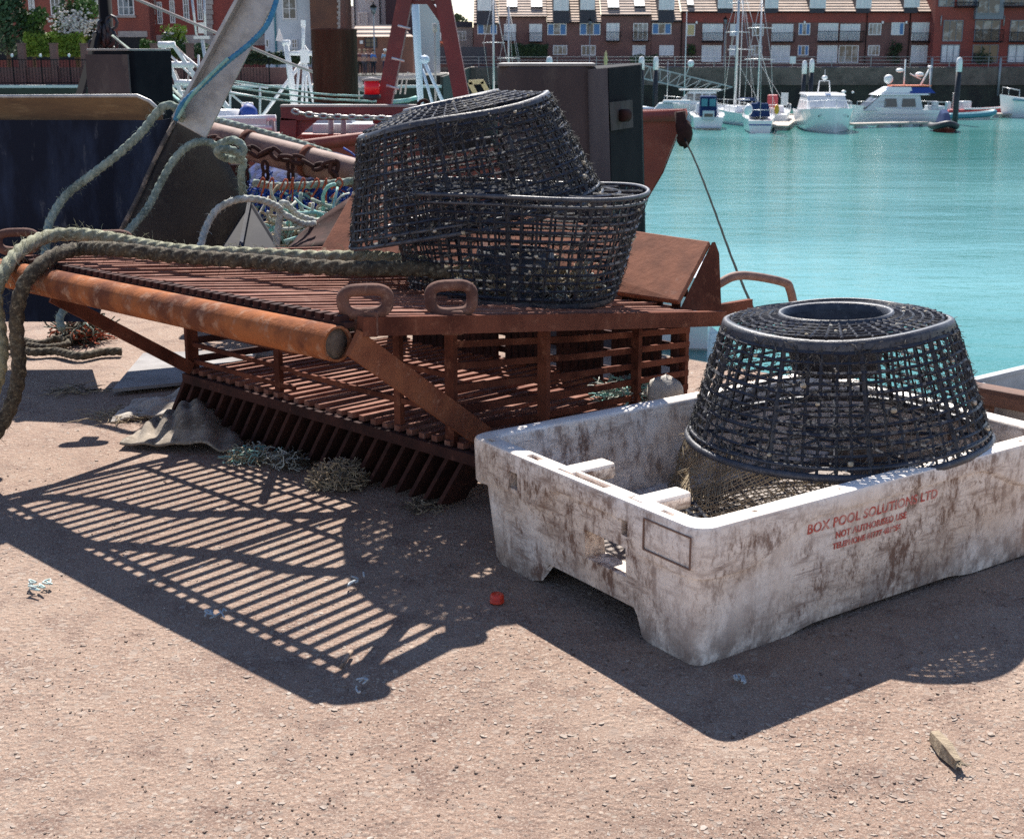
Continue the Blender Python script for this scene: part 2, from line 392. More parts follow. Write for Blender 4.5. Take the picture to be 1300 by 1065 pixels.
ec = MB(); ec.lathe([(0.0001,-.012),(.0354,-.010),(.0354,-.02),(.0001,-.022)], 24, T0, ax=AX); dpart(ec, 'tube_end_plug', mat('plug_dirt', (.16,.125,.10), .95, c2=(.10,.075,.06), scale=30, bump=.6, bscale=90))
M['handle0'] = mat('brace_rust', (.25,.095,.05), .85, spec=.15, c2=(.15,.05,.03), c3=(.34,.17,.11), scale=10, scale3=40, bump=.5, bscale=80, bdist=.004)
br = MB(); br.bar(Vector((-.355,2.925,.573)), G(616,556,.19), .012, .062, up=(.5,.6,.6)); dpart(br, 'brace', M['handle0'])
br = MB(); br.bar(at(66,376,4.0), at(243,468,4.30), .012, .04, up=(.5,.6,.6)); dpart(br, 'brace', M['rust'])
# lower deck
lg = MB(); nl = 26
for i in range(nl):
    t = (i+.5)/nl; p = E0.lerp(E1, t) - nd*.02; q = F0.lerp(F1, t)
    lg.bar(p+Vector((0,0,rd.uniform(-.003,.003))), q, .022, .016)
dpart(lg, 'lower_bars', M['rust_lit'])
lf = MB()
for a in (0,.3,.62,1): lf.bar(E0.lerp(F0,a)-Vector((0,0,.018)), E1.lerp(F1,a)-Vector((0,0,.018)), .05, .014)
lf.bar(E0-nd*.035+Vector((0,0,-.02)), E1-nd*.035+Vector((0,0,-.02))+dd*.12, .014, .030)
for a, b in ((E0,F0),(E1,F1)): lf.bar(a-Vector((0,0,.03)), b-Vector((0,0,.03)), .02, .06)
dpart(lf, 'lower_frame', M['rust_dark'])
n = 24
for i in range(n):                             # each slanted comb blade
    t = i/(n-1); p = E0.lerp(E1, t) - nd*.03; p.z = .16
    q = p - dd*.095 - nd*.01; q.z = .008
    b = MB(); x = nd*.10; th = (q-p).cross(nd).normalized()*.006
    b.loft([[p-th, p+th, p+x+th, p+x-th], [q-th, q+th, q+x+th, q+x-th]])
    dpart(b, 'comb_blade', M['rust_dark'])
bp = MB()                                      # back plate behind the blades
p, q = E0+nd*.085, E1+nd*.085
bp.prism([Vector((p.x,p.y,.155)), Vector((q.x,q.y,.155)), Vector((q.x,q.y,.03))-dd*.09, Vector((p.x,p.y,.03))-dd*.09], nd*.01)
dpart(bp, 'backing_plate', M['rust_dark'])
cb = MB()                                      # close-set upright bars at the far side of the cage
for i in range(40):
    t = (i+.5)/40
    if i % 7 == 3: continue
    p = F0.lerp(F1, t)-nd*.03; cb.bar(Vector((p.x,p.y,.16)), Vector((p.x,p.y,.50)), .026, .012, up=nd)
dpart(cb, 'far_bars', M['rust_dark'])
# cage posts and rails
def deckz(P):
    r = P-A; r.z = 0; a = max(0, min(1, r.dot(nd)/1.29)); t = max(0, min(1, -r.dot(dd)/1.47))
    return deck(a, t).z
posts = [(E0,.042),(E0.lerp(E1,.36),.026),(E0.lerp(E1,.78),.026),(E0.lerp(E1,.94),.034),(E1.lerp(F1,.30),.034),(E1.lerp(F1,.74),.028),(E1.lerp(F1,.99),.03),(F0,.045),(F0.lerp(F1,.45),.04)]
for P, wd in posts:
    b = MB(); top = P.copy(); top.z = deckz(P)-.03
    b.bar(P+Vector((0,0,-.02)), top, wd, .016, up=nd if P.y < 4.2 else dd); dpart(b, 'post', M['rust'])
for k in range(6):                             # right face rails, front-left rails, far rails
    s = (k+.55)/6.3
    b = MB(); p0 = E0.lerp(E1,.94); p1 = F1.copy()
    za, zb = p0.z+(deckz(p0)-p0.z)*s, p1.z+(deckz(p1)-p1.z)*s
    pm = p0.lerp(p1,.5); zm = (za+zb)/2-.006
    P3 = [Vector((p0.x,p0.y,za)), Vector((pm.x,pm.y,zm)), Vector((p1.x,p1.y,zb))]
    off = Vector((dd.x,dd.y,0))*.012
    for x, y in zip(P3, P3[1:]): b.bar(x+off, y+off, .010, .018)
    dpart(b, 'rail', M['rust'])
    b = MB(); b.bar(Vector((F0.x,F0.y,F0.z+.4*s)), Vector((F1.x,F1.y,F1.z+.36*s)), .012, .022); dpart(b, 'rail', M['rust_dark'])
    b = MB(); b.bar(Vector((E0.x,E0.y,E0.z+.40*s)), Vector((F0.x,F0.y,F0.z+.37*s)), .012, .022); dpart(b, 'rail', M['rust_dark'])
    if k < 4:
        b = MB(); b.bar(E0+Vector((0,0,.36*s)), E0.lerp(E1,.42)+Vector((0,0,.35*s)), .010, .014); dpart(b, 'rail', M['rust'])
    if k in (1, 3):
        b = MB(); b.bar(E0.lerp(E1,.42)+Vector((0,0,.33*s)), E0.lerp(E1,.94)+Vector((0,0,.32*s)), .010, .014); dpart(b, 'rail', M['rust'])
# inclined plate, gusset, mould board
BR, BL = at(862,385,3.92), at(408,319,4.75); TR, TL = at(902,309,4.08), at(450,244,4.92)
pl = MB(); nrm = (BL-BR).cross(TR-BR).normalized()*.009
for (x, y, z, u_) in ((BL,BR,TR,TL),): pl.loft([[x-nrm,y-nrm,z-nrm,u_-nrm],[x+nrm,y+nrm,z+nrm,u_+nrm]])
dpart(pl, 'inclined_plate', M['rust_smooth'], bevel=.004)
gs = MB(); gs.prism([BR+Vector((.002,0,-.02)), at(912,397,4.06), at(909,322,4.09), TR+Vector((.004,0,.004))], (.012,.010,0))
dpart(gs, 'gusset', M['rust'], bevel=.003)
mb_ = MB(); rows = []
for i in range(9):
    s = i/8; x = at(364+78*s, 319-3*s, 4.98-.08*s); y = at(372+74*s, 312-60*s**.8, 5.2)
    z_ = at(440+10*s, 285-60*s, 5.0)
    rows.append([x.lerp(y, k/6)+Vector((0,.05*math.sin(PI*k/6),0)) for k in range(7)])
mb_.sheet(rows); mo = dpart(mb_, 'mould_board', M['rust_dark']); sm = mo.modifiers.new('s','SOLIDIFY'); sm.thickness = .01
# lifting handles
M['handle'] = mat('handle_rust', (.175,.090,.068), .85, spec=.2, c2=(.10,.05,.04), c3=(.26,.16,.125), scale=14, scale3=50, bump=.6, bscale=90, bdist=.004)
def ring_handle(cu, cv, Y, wpx, hpx, lug=True):
    b = MB(); c = at(cu, cv, Y); k = (Y*_c+.1)/F; a, h = wpx/2*k, hpx/2*k; path = []
    ex, ez = Vector((.97,.24,0)).normalized(), Vector((-.05,.16,.98)).normalized()
    for i in range(36):
        th = 2*PI*i/36; cc, ss = math.cos(th), math.sin(th)
        path.append(c+ex*(a*math.copysign(abs(cc)**.62, cc)*(1+.06*ss))+ez*(h*math.copysign(abs(ss)**.7, ss)))
    b.tube(path, .0145, 10, closed=True)
    h_o = dpart(b, 'lifting_handle', M['handle'])
    if lug:
        l = MB(); l.box(c-ez*(h+.012)+Vector((0,.006,-.01)), (.055,.04,.06)); l.tube([c-ez*(h+.02)+Vector((-.004,-.02,-.012)), c-ez*(h+.02)+Vector((-.004,-.03,-.012))], .013, 6)
        o = l.build('lug', M['handle'], h_o, .005)
    return h_o
ring_handle(464, 383, 2.99, 58, 31); ring_handle(573, 380, 3.20, 55, 36)
ring_handle(22, 307, 4.25, 46, 24); ring_handle(140, 306, 4.6, 46, 18)
hb = MB(); hb.tube(spline([at(910,362,4.1), at(932,351,4.12), at(958,351,4.16), at(996,359,4.22), at(1003,368,4.24), at(1007,384,4.26)], 6), .014, 10); dpart(hb, 'bent_handle', M['rust_pale'])
ex = MB()
for i in range(6):
    ex.bar(at(905,390+i*3.4,4.06+.02*i), at(952,382+i*4.5,4.35), .02, .012)
dpart(ex, 'side_step', M['rust'])
# ================================================================== white fish box
H, LB, WB = .304, 1.22, .825
X0 = Vector((.364,2.446,0)); ax_ = math.radians(35); bx_ = empty('fish_box', X0, ax_)
tag(bx_, 'big dirty white plastic fish box with red lettering, holding a lobster pot', 'fish box')
def sm01(x, a, b): t = max(0, min(1, (x-a)/(b-a))); return t*t*(3-2*t)
def perim(inset, outer=False, r=.045):
    """points round the box: (x, y, side, t)"""
    if outer: x0, y0, x1, y1 = inset*.36, inset*.36, LB-inset, WB-inset*1.35
    else: x0, y0, x1, y1 = inset, inset, LB-inset, WB-inset
    r = max(.012, r-inset*.25); out = []
    def side(p, q, n, s):
        for i in range(n):
            t = i/(n-1); out.append((p[0]+(q[0]-p[0])*t, p[1]+(q[1]-p[1])*t, s, t))
    def arc(cx, cy, a0, s):
        for i in range(1, 6):
            a = a0+PI/2*i/6; out.append((cx+r*math.cos(a), cy+r*math.sin(a), s, 1.0))
    side((x0+r,y0),(x1-r,y0),64,0); arc(x1-r,y0+r,-PI/2,0)
    side((x1,y0+r),(x1,y1-r),44,1); arc(x1-r,y1-r,0,1)
    side((x1-r,y1),(x0+r,y1),64,2); arc(x0+r,y1-r,PI/2,2)
    side((x0,y1-r),(x0,y0+r),44,3); arc(x0+r,y0+r,PI,3)
    return out
def lipz(s, t):
    if s in (0, 2):
        u = min(t, 1-t); return H-.112+.072*sm01(u,.07,.27)
    if s == 3:
        return H-.098 - .016*sm01(t,.16,.30)*(1-sm01(t,.30,.42)) + .05*sm01(t,.30,.42)*(1-sm01(t,.70,.78)) - .012*sm01(t,.72,.8)
    return H-.1
def botz(s, t):
    if s in (1, 3): return .062*sm01(t,.20,.25)*(1-sm01(t,.75,.80))
    return .012*sm01(t,.2,.3)*(1-sm01(t,.7,.8))
lv = [(.12, lambda s,t: .07), (.085, lambda s,t: botz(s,t)*.9+.004), (.066, lambda s,t: botz(s,t)), (.056, lambda s,t: botz(s,t)+.014),
      (.034, lambda s,t: lipz(s,t)-.004), (.032, lipz), (.009, lambda s,t: lipz(s,t)+.001), (.004, lambda s,t: lipz(s,t)+.006), (0, lambda s,t: H-.010), (.003, lambda s,t: H-.003),
      (.009, lambda s,t: H), (.043, lambda s,t: H), (.049, lambda s,t: H-.003), (.053, lambda s,t: H-.011), (.078, lambda s,t: .095), (.10, lambda s,t: .085)]
mbx = MB(); rings = [[Vector((x, y, z(s, t))) for (x, y, s, t) in perim(ins, i < 8)] for i, (ins, z) in enumerate(lv)]
mbx.loft(rings, smooth=True)
def box_mat():
    m = bpy.data.materials.new('dirty_white_plastic'); m.use_nodes = True; t = m.node_tree; N = t.nodes; L = t.links
    b = N['Principled BSDF']; b.inputs['Roughness'].default_value = .5
    tc = N.new('ShaderNodeTexCoord')
    def noise(s, st, d=8, r=.65):
        mp = N.new('ShaderNodeMapping'); mp.inputs['Scale'].default_value = st; L.new(tc.outputs['Object'], mp.inputs[0])
        n = N.new('ShaderNodeTexNoise'); n.inputs['Scale'].default_value = s; n.inputs['Detail'].default_value = d; n.inputs['Roughness'].default_value = r
        L.new(mp.outputs[0], n.inputs['Vector']); return n.outputs[0]
    def rng(x, a, z, o0=0., o1=1.):
        r = N.new('ShaderNodeMapRange'); r.inputs[1].default_value = a; r.inputs[2].default_value = z; r.inputs[3].default_value = o0; r.inputs[4].default_value = o1
        L.new(x, r.inputs[0]); return r.outputs[0]
    def mth(op, a, c):
        x = N.new('ShaderNodeMath'); x.operation = op; x.use_clamp = True
        for i, q in enumerate((a, c)):
            if isinstance(q, float): x.inputs[i].default_value = q
            else: L.new(q, x.inputs[i])
        return x.outputs[0]
    def mix(f, a, c):
        x = N.new('ShaderNodeMix'); x.data_type = 'RGBA'; L.new(f, x.inputs[0])
        for i, q in ((6, a), (7, c)):
            if isinstance(q, tuple): x.inputs[i].default_value = (*q, 1)
            else: L.new(q, x.inputs[i])
        return x.outputs[2]
    sep = N.new('ShaderNodeSeparateXYZ'); L.new(tc.outputs['Object'], sep.inputs[0])
    col = mix(rng(noise(3.5, (1,1,1)), .4, .62), (.92,.86,.80), (.86,.75,.65))
    col = mix(mth('MULTIPLY', rng(noise(2.2, (1,1,1.6), 4), .52, .66), .6), col, (.66,.52,.40))
    # smears stretched two ways, denser in big patches
    patch = rng(noise(2.6, (1,1,1), 4), .40, .58, .22, 1.)
    s1 = rng(noise(30, (1,1,.5), 10, .78), .465, .585); s2 = rng(noise(24, (.3,.3,1.7), 10, .78), .49, .61)
    sp = rng(noise(120, (1,1,.7), 5, .7), .56, .64)
    grime = mth('MULTIPLY', mth('MAXIMUM', mth('MAXIMUM', s1, mth('MULTIPLY', s2, .8)), mth('MULTIPLY', sp, .8)), patch)
    # the floor and the corner of the inside are far dirtier
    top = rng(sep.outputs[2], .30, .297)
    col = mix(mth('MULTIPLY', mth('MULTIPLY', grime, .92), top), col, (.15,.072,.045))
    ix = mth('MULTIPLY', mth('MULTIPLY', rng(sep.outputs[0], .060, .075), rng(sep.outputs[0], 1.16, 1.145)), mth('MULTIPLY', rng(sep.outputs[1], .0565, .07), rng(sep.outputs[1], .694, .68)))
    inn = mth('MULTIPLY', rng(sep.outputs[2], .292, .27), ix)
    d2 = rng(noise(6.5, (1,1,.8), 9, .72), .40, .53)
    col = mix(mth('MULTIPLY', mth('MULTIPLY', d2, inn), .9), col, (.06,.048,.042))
    scr = rng(noise(60, (.12,1,1), 6, .7), .63, .68)
    col = mix(mth('MULTIPLY', mth('MULTIPLY', scr, top), .55), col, (.16,.10,.085))
    low = mth('MULTIPLY', rng(sep.outputs[2], .13, .0), rng(noise(16, (1,1,.6), 9, .72), .40, .54))
    col = mix(mth('MULTIPLY', low, .8), col, (.15,.10,.085))
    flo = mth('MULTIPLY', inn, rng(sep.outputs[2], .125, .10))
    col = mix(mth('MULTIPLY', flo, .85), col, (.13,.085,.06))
    L.new(col, b.inputs['Base Color'])
    bp_ = N.new('ShaderNodeBump'); bp_.inputs['Strength'].default_value = .35; bp_.inputs['Distance'].default_value = .004
    L.new(noise(70, (1,1,1)), bp_.inputs['Height']); L.new(bp_.outputs[0], b.inputs['Normal'])
    return m
M['box'] = box_mat()
body = mbx.build('shell', M['box'], bx_)
cut = MB()                                    # hand hole and two square stacking holes in the near end
sy = lambda t: WB*(1-t)
cut.box((.04, sy(.625), .158), (.30, .140, .066))
for t_ in (.235, .715): cut.box((.0, sy(t_), H-.066), (.09, .034, .040))
cut.box((.02, sy(.09), H), (.014,.03,.02)); cut.box((.02, sy(.86), H), (.014,.04,.02))
for x_ in (.17,.42,.8,1.05): cut.box((x_, .023, H), (.012,.012,.02))
cut.box((.024, sy(.30), H), (.022,.05,.028)); cut.box((.024, sy(.52), H), (.024,.17,.024)); cut.box((.024, sy(.74), H), (.022,.05,.024))
cut_o = cut.build('cutter', M['box'], bx_)
bm_ = body.modifiers.new('holes','BOOLEAN'); bm_.object = cut_o; bm_.solver = 'EXACT'
bpy.context.view_layer.update()
dg = bpy.context.evaluated_depsgraph_get()
me2 = bpy.data.meshes.new_from_object(body.evaluated_get(dg)); body.modifiers.clear(); body.data = me2
try:
    body.data.set_sharp_from_angle(angle=math.radians(38))
except Exception: pass
bpy.data.objects.remove(cut_o)
for t_ in (.44, .745):                         # stacking lugs that reach into the box
    b = MB(); b.box((.085, sy(t_), H-.018), (.13, .052, .04)); b.build('stacking_lug', M['box'], bx_, .010)
M['scribe'] = mat('label_groove', (.20,.12,.09), .8)
b = MB(); fx = -.0012
y0, y1, z0, z1 = sy(.80), sy(.97), H-.088, H-.022
for p, q in (((fx,y0,z0),(fx,y1,z0)),((fx,y1,z0),(fx,y1,z1)),((fx,y1,z1),(fx,y0,z1)),((fx,y0,z1),(fx,y0,z0))): b.bar(p, q, .003, .003)
b.build('label_frame', M['scribe'], bx_)
# lettering on the long side
M['red_ink'] = mat('worn_red_ink', (.50,.085,.06), .7, c2=(.66,.36,.30), c3=(.74,.66,.62), scale=30, lo=.42, hi=.62, scale3=75, lo3=.57, hi3=.68)
def lettering(s, size, x, z, parent, m, y, squeeze=1.0):
    c = bpy.data.curves.new('lettering', 'FONT'); c.body = s; c.size = size; c.extrude = .0004; c.align_x = 'LEFT'; c.space_character = 1.06; c.offset = .0006; c.shear = .06
    o = bpy.data.objects.new('tmp', c); COL.objects.link(o); bpy.context.view_layer.update()
    me = bpy.data.meshes.new_from_object(o.evaluated_get(bpy.context.evaluated_depsgraph_get()))
    bpy.data.objects.remove(o); me.materials.clear(); me.materials.append(m)
    # slab serifs under and over every glyph foot would be invisible at this size; keep strokes only
    k = bpy.data.objects.new('lettering', me); COL.objects.link(k); k.parent = parent
    tilt = math.atan(.36*(.056-.034)/(.24))
    k.rotation_euler = (PI/2 - tilt*1.0, 0, 0); k.scale = (squeeze, 1, 1); k.location = (x, y, z); return k
def wall_y(z): return .36*(.056 - (.056-.034)*(z-.014)/(H-.044-.014))
for s_, sz, x_, z_, sq in (('BOX POOL SOLUTIONS LTD', .030, .315, .226, 1.05), ('NOT AUTHORISED USE', .0205, .405, .198, 1.02), ('TELEPHONE 01777 481956', .0185, .40, .174, .98)):
    lettering(s_, sz, x_, z_, bx_, M['red_ink'], wall_y(z_)-.0015, sq)
# ================================================================== lobster pots
def make_pot(name, loc, rot, r0, r1, h, seed, label, broken=None, fuzz=900, flip=False, group='plastic mesh lobster pots', dense=1.0, wr=.0095, nr=.022, dome=.012):
    rp = random.Random(seed); root = empty(name, loc); root.rotation_euler = (Matrix.Rotation(rot[1],3,'Y') @ Matrix.Rotation(rot[0],3,'X') @ Matrix.Rotation(rot[2],3,'Z')).to_euler()
    tag(root, label, 'lobster pot', group)
    nv, nh = int(60*dense), int(13*dense)
    def P(a, s, dr_=0.0):
        r = r0+(r1-r0)*s+dr_; wob = 1+.012*math.sin(2*a+seed)+.008*math.sin(5*a+seed*2)
        return Vector((r*wob*math.cos(a), r*wob*math.sin(a), h*s+.006*math.sin(3*a+seed)))
    mesh = MB()
    def gap(a, s):
        return broken is not None and any(abs(math.atan2(math.sin(a-ba), math.cos(a-ba))) < bw and b0 < s < b1 for ba, bw, b0, b1 in broken)
    for i in range(nv):
        a = 2*PI*(i+rp.uniform(-.12,.12))/nv; thick = .0066 if i % 6 == 0 else .0037
        run = []; da = rp.uniform(-.01,.01)
        for k in range(15):
            s = k/14
            if gap(a, s):
                if len(run) > 1: mesh.tube(run, thick, 4, smooth=False)
                run = []
            else: run.append(P(a+da*s, s, rp.uniform(-.0025,.0025)))
        if len(run) > 1: mesh.tube(run, thick, 4, smooth=False)
    for j in range(1, nh):
        s = j/nh; run = []; N_ = 96; tk = .0041 if j % 4 else .0052
        for k in range(N_+1):
            a = 2*PI*k/N_
            if gap(a, s):
                if len(run) > 1: mesh.tube(run, tk, 4, smooth=False)
                run = []
            else: run.append(P(a, s+.004*math.sin(4*a+j)+rp.uniform(-.003,.003), .002+rp.uniform(-.0015,.0015)))
        if len(run) > 1: mesh.tube(run, tk, 4, smooth=False)
    mesh.build('mesh_wall', M['pot'], root)
    rim = MB(); rim.tube([P(2*PI*k/72, 0, .004) for k in range(72)], wr, 8, closed=True); rim.tube([P(2*PI*k/72, .07, .004) for k in range(72)], .0045, 6, closed=True); rim.build('wide_rim', M['pot_rim'], root)
    rim = MB(); ring = [P(2*PI*k/72, 1, .002) for k in range(72)]
    rim.loft([[p+Vector((0,0,-nr)) + Vector((p.x,p.y,0)).normalized()*.006 for p in ring], [p+Vector((0,0,-.004))+Vector((p.x,p.y,0)).normalized()*.005 for p in ring],
              [p+Vector((0,0,.006)) for p in ring], [p+Vector((0,0,.006))-Vector((p.x,p.y,0)).normalized()*.014 for p in ring], [p+Vector((0,0,-.016))-Vector((p.x,p.y,0)).normalized()*.010 for p in ring]], cap0=False, cap1=False, smooth=True)
    rim.build('narrow_rim', M['pot_rim'], root)
    rm = r1*.5; tn = MB(); zt = h+.004; zf = zt+dome-.012
    for i in range(46):
        a = 2*PI*i/46; tn.tube([Vector((r*math.cos(a), r*math.sin(a), zt+dome*(r1-r)/(r1-rm)+rp.uniform(-.001,.001))) for r in (r1-.012, (r1+rm)/2, rm)], .0034, 4, smooth=False)
    for j in range(1, 6):
        r = rm+(r1-rm)*j/6; tn.tube([Vector((r*math.cos(2*PI*k/64), r*math.sin(2*PI*k/64), zt+(dome+.001)*(r1-r)/(r1-rm)+rp.uniform(-.001,.001))) for k in range(64)], .0034, 4, closed=True, smooth=False)
    tn.build('top_mesh', M['pot'], root)
    fn = MB(); rings = []
    for r, z in ((rm+.004,zf+.010),(rm,zf+.020),(rm-.008,zf+.018),(rm-.012,zf),(rm*.86,zf-.06),(rm*.76,zf-.13),(rm*.76-.004,zf-.13),(rm*.86-.006,zf-.06),(rm-.018,zf)):
        rings.append([Vector((r*math.cos(2*PI*k/40), r*math.sin(2*PI*k/40), z)) for k in range(40)])
    fn.loft(rings, cap0=False, cap1=False, smooth=True); fn.build('entry_funnel', M['pot_rim'], root)
    bs = MB()                                  # open base of spokes and rings
    for i in range(12):
        a = 2*PI*i/12; bs.tube([Vector((r*math.cos(a), r*math.sin(a), .004)) for r in (.02, r0*.5, r0)], .005, 4, smooth=False)
    for r in (.08, r0*.45, r0*.62, r0*.8): bs.tube([Vector((r*math.cos(2*PI*k/48), r*math.sin(2*PI*k/48), .004)) for k in range(48)], .0042, 4, closed=True, smooth=False)
    bs.build('base_mesh', M['pot'], root)
    fz = MB()
    for i in range(fuzz):
        a = rp.uniform(0, 2*PI); s = rp.random()
        if gap(a, s): continue
        p = P(a, s, .003); o_ = Vector((math.cos(a), math.sin(a), 0)); L_ = rp.uniform(.005,.022)
        d = (o_*rp.uniform(.1,.9)+Vector((rp.uniform(-1,1), rp.uniform(-1,1), rp.uniform(-1.1,.6)))).normalized()
        e = Vector((rp.uniform(-1,1), rp.uniform(-1,1), rp.uniform(-1,.4)))*.35
        fz.strand([p, p+d*L_*.5, p+(d+e).normalized()*L_], [.0011,.0009,.0005])
    for i in range(int(fuzz*.55)):             # weed lying on the bars
        a = rp.uniform(0, 2*PI); s = rp.random()
        if gap(a, s): continue
        q = [P(a+rp.uniform(-.02,.02)+k*rp.uniform(-.03,.03), min(1, max(0, s+k*rp.uniform(-.03,.03))), .005+rp.uniform(-.002,.006)) for k in range(4)]
        fz.strand(q, .0011)
    tag(fz.build('dried_weed', M['fouling'], root), kind='stuff')
    bn = MB()
    for i in range(46):
        a, s = rp.uniform(0, 2*PI), rp.random()
        if gap(a, s): continue
        r = rp.choice((.003,.003,.004,.006,.008)); bn.blob(P(a, s, .006), (r, r, r*.8), 6, 4, rng=rp)
    for i in range(14):
        a = rp.uniform(0, 2*PI); r = rp.uniform(rm, r1); bn.blob(Vector((r*math.cos(a), r*math.sin(a), zt+.002+dome*(r1-r)/(r1-rm))), (.005,.005,.004), 6, 4, rng=rp)
    tag(bn.build('barnacles', M['barnacle'], root), kind='stuff')
    return root
pot1 = make_pot('lobster_pot', at(1060,551,3.215), (math.radians(-1.6), math.radians(-2.6), .3), .367, .274, .288, 5,
    'black mesh lobster pot standing in the white fish box', fuzz=1500)
# inverted pot on the dredge (wide opening upwards) and the one leaning on top of it
pc = at(655,371,3.86)
pot2 = make_pot('lobster_pot', pc+Vector((0,.0,.30)), (PI+math.radians(-1.5), math.radians(.8), 1.0), .372, .29, .30, 21,
    'upside-down black mesh lobster pot on the rusty dredge deck, beneath another pot', fuzz=1000, wr=.0062, nr=.012)
pot3 = make_pot('lobster_pot', at(605,276,3.92), (math.radians(-.8), math.radians(-12), 2.2), .374, .28, .30, 33,
    'weed-covered black lobster pot leaning on top of an upturned pot', fuzz=2600, dense=1.06, wr=.006, nr=.010, dome=.034)
# ================================================================== ropes
def lobed(n):
    return lambda a, ph: .70+.33*abs(math.cos(n*.5*(a-ph)))**.75
def rope(name, pts, r, m, label, group=None, hair=120, seed=1, step=None, parent=None, sub=14, tight=1.0):
    path = resample(spline(pts, sub), step or r*.30); b = MB()
    b.tube(path, r, 21 if r > .008 else 9, prof=lobed(3), twist=-2*PI/(r*5.6*tight))
    rr_ = random.Random(seed); 
    for i in range(hair):
        p = rr_.choice(path); d = Vector((rr_.uniform(-1,1), rr_.uniform(-1,1), rr_.uniform(-1,1))).normalized()
        e = Vector((rr_.uniform(-1,1), rr_.uniform(-1,1), rr_.uniform(-1,.6)))
        L_ = rr_.uniform(.6, 1.7)*r; q = p+d*r*.9
        b.strand([q, q+(d+e*.6).normalized()*L_*.5, q+(d*.6+e).normalized()*L_], [.0007,.0006,.0004])
    o = b.build(name, m, parent)
    if label: tag(o, label, 'rope', group)
    return o
def Gd(u, v, z): return G(u, v, z)
rope('thick_rope', [at(-40,590,3.72), at(-4,548,3.73), at(15,512,3.73), at(24,470,3.73), at(21,412,3.73), at(27,370,3.73), at(45,342,3.76), at(72,323,3.84), at(104,316,3.94), G(150,317,.655), G(212,324,.645), G(275,329,.64), G(325,332,.638), G(385,338,.638), G(450,341,.635), G(520,341,.63), G(575,346,.62)],
     .0215, M['rope_dark'], 'thick dark brown rope arching over the dredge to the ground', hair=600, seed=2)
rope('thick_rope', [at(-70,560,3.85), at(-14,505,3.82), at(1,455,3.80), at(-2,410,3.80), at(-6,372,3.80), at(8,340,3.86), at(30,315,3.97), at(62,300,4.10), at(100,298,4.15), at(140,303,4.13), at(180,311,4.08), at(215,317,4.02), at(262,321,3.99), at(320,323,3.99), at(400,327,3.97), at(470,327,3.97), at(540,334,3.9)],
     .0215, M['rope_olive'], 'thick pale green rope lying along the dark rope', hair=600, seed=3)
# ================================================================== small things on the quay
def on(mb, name, m, label, cat, group=None, kind=None):
    o = mb.build(name, m); return tag(o, label, cat, group, kind)
gp = G(232,494,.012); b = MB()                 # thin grey sheet
b.prism([G(143,498,.012), G(300,482,.012), G(330,446,.012), G(182,452,.012)], (0,0,.012))
on(b, 'metal_sheet', M['galv_plate'], 'flat grey metal sheet lying on the ground under the dredge', 'metal sheet')
c = MB(); p0 = G(631,765,0); c.lathe([(.0001,.020),(.0125,.020),(.0148,.018),(.0155,.004),(.0165,.003),(.0165,0),(.0001,0)], 22, p0+Vector((0,0,.002)))
for k in range(3): c.tube([p0+Vector((.0158*math.cos(a*PI/11), .0158*math.sin(a*PI/11), .006+.004*k)) for a in range(22)], .0007, 4, closed=True)
on(c, 'bottle_cap', M['red_cap'], 'small red plastic bottle cap beside the white box', 'bottle cap')
c = MB(); p0, p1 = G(446,826,.006), G(433,846,.006); c.tube([p0.lerp(p1,i/5) for i in range(6)], [.0045,.0048,.0048,.0046,.0048,.0042], 9)
ce = on(c, 'cigarette_end', mat('cigarette_paper', (.42,.30,.22), .9, c2=(.10,.075,.06), scale=35), 'burnt cigarette end lying in the tube shadow', 'cigarette end')
wd = MB(); p0, p1 = G(1186,932,.012), G(1216,968,.012); sd = Vector((.018,.010,0))
wd.loft([[p0-sd*.6+Vector((0,0,-.010)), p0+sd*.7+Vector((0,0,-.010)), p0+sd*.5+Vector((0,0,.006)), p0-sd*.5+Vector((0,0,.009))],
         [p0.lerp(p1,.5)-sd*.8+Vector((0,0,-.010)), p0.lerp(p1,.5)+sd*.9+Vector((0,0,-.010)), p0.lerp(p1,.5)+sd*.7+Vector((0,0,.007)), p0.lerp(p1,.5)-sd*.5+Vector((0,0,.012))],
         [p1-sd*.5+Vector((.004,0,-.010)), p1+sd*.6+Vector((0,.01,-.010)), p1+sd*.4+Vector((0,0,.003)), p1-sd*.3+Vector((0,0,.006))]])
for k in range(9):
    q = p1+sd*R.uniform(-.5,.5); wd.strand([q, q+Vector((R.uniform(-.01,.02), -R.uniform(.004,.018), R.uniform(-.006,.008)))], [.003,.001])
on(wd, 'wood_splinter', M['wood'], 'weathered splinter of wood at the bottom right of the quay', 'wood')
def scrap(u, v, wpx, hpx, seed, m, label, n=5):
    rr = random.Random(seed); b = MB(); p = G(u, v, .003); k = p.y/F
    for i in range(n):
        c0 = p+Vector((rr.uniform(-.5,.5)*wpx*k, rr.uniform(-.5,.5)*hpx*k*3, rr.uniform(.001,.008)))
        pts = [c0+Vector((rr.uniform(-.5,.5)*wpx*k*.7, rr.uniform(-.5,.5)*hpx*k*1.8, rr.uniform(0,.006))) for _ in range(4)]
        b.tube(spline(pts, 4), .0022, 5)
    return on(b, 'twine_scrap', m, label, 'twine scrap')
scrap(275,783,26,7,1,M['paper'],'pale blue twine scrap on the edge of the tube shadow',5)
scrap(45,748,30,12,2,M['mint'],'pale green twine scrap on the sunlit ground at left',7)
scrap(940,867,12,9,3,M['paper'],'faded blue twine scrap in the shadow of the white box',5)
scrap(452,738,16,12,4,M['paper'],'grey white twine scrap among the bar shadows',4)
scrap(455,872,14,9,5,M['paper'],'pale scrap of twine in the shadow corner of the dredge',3)
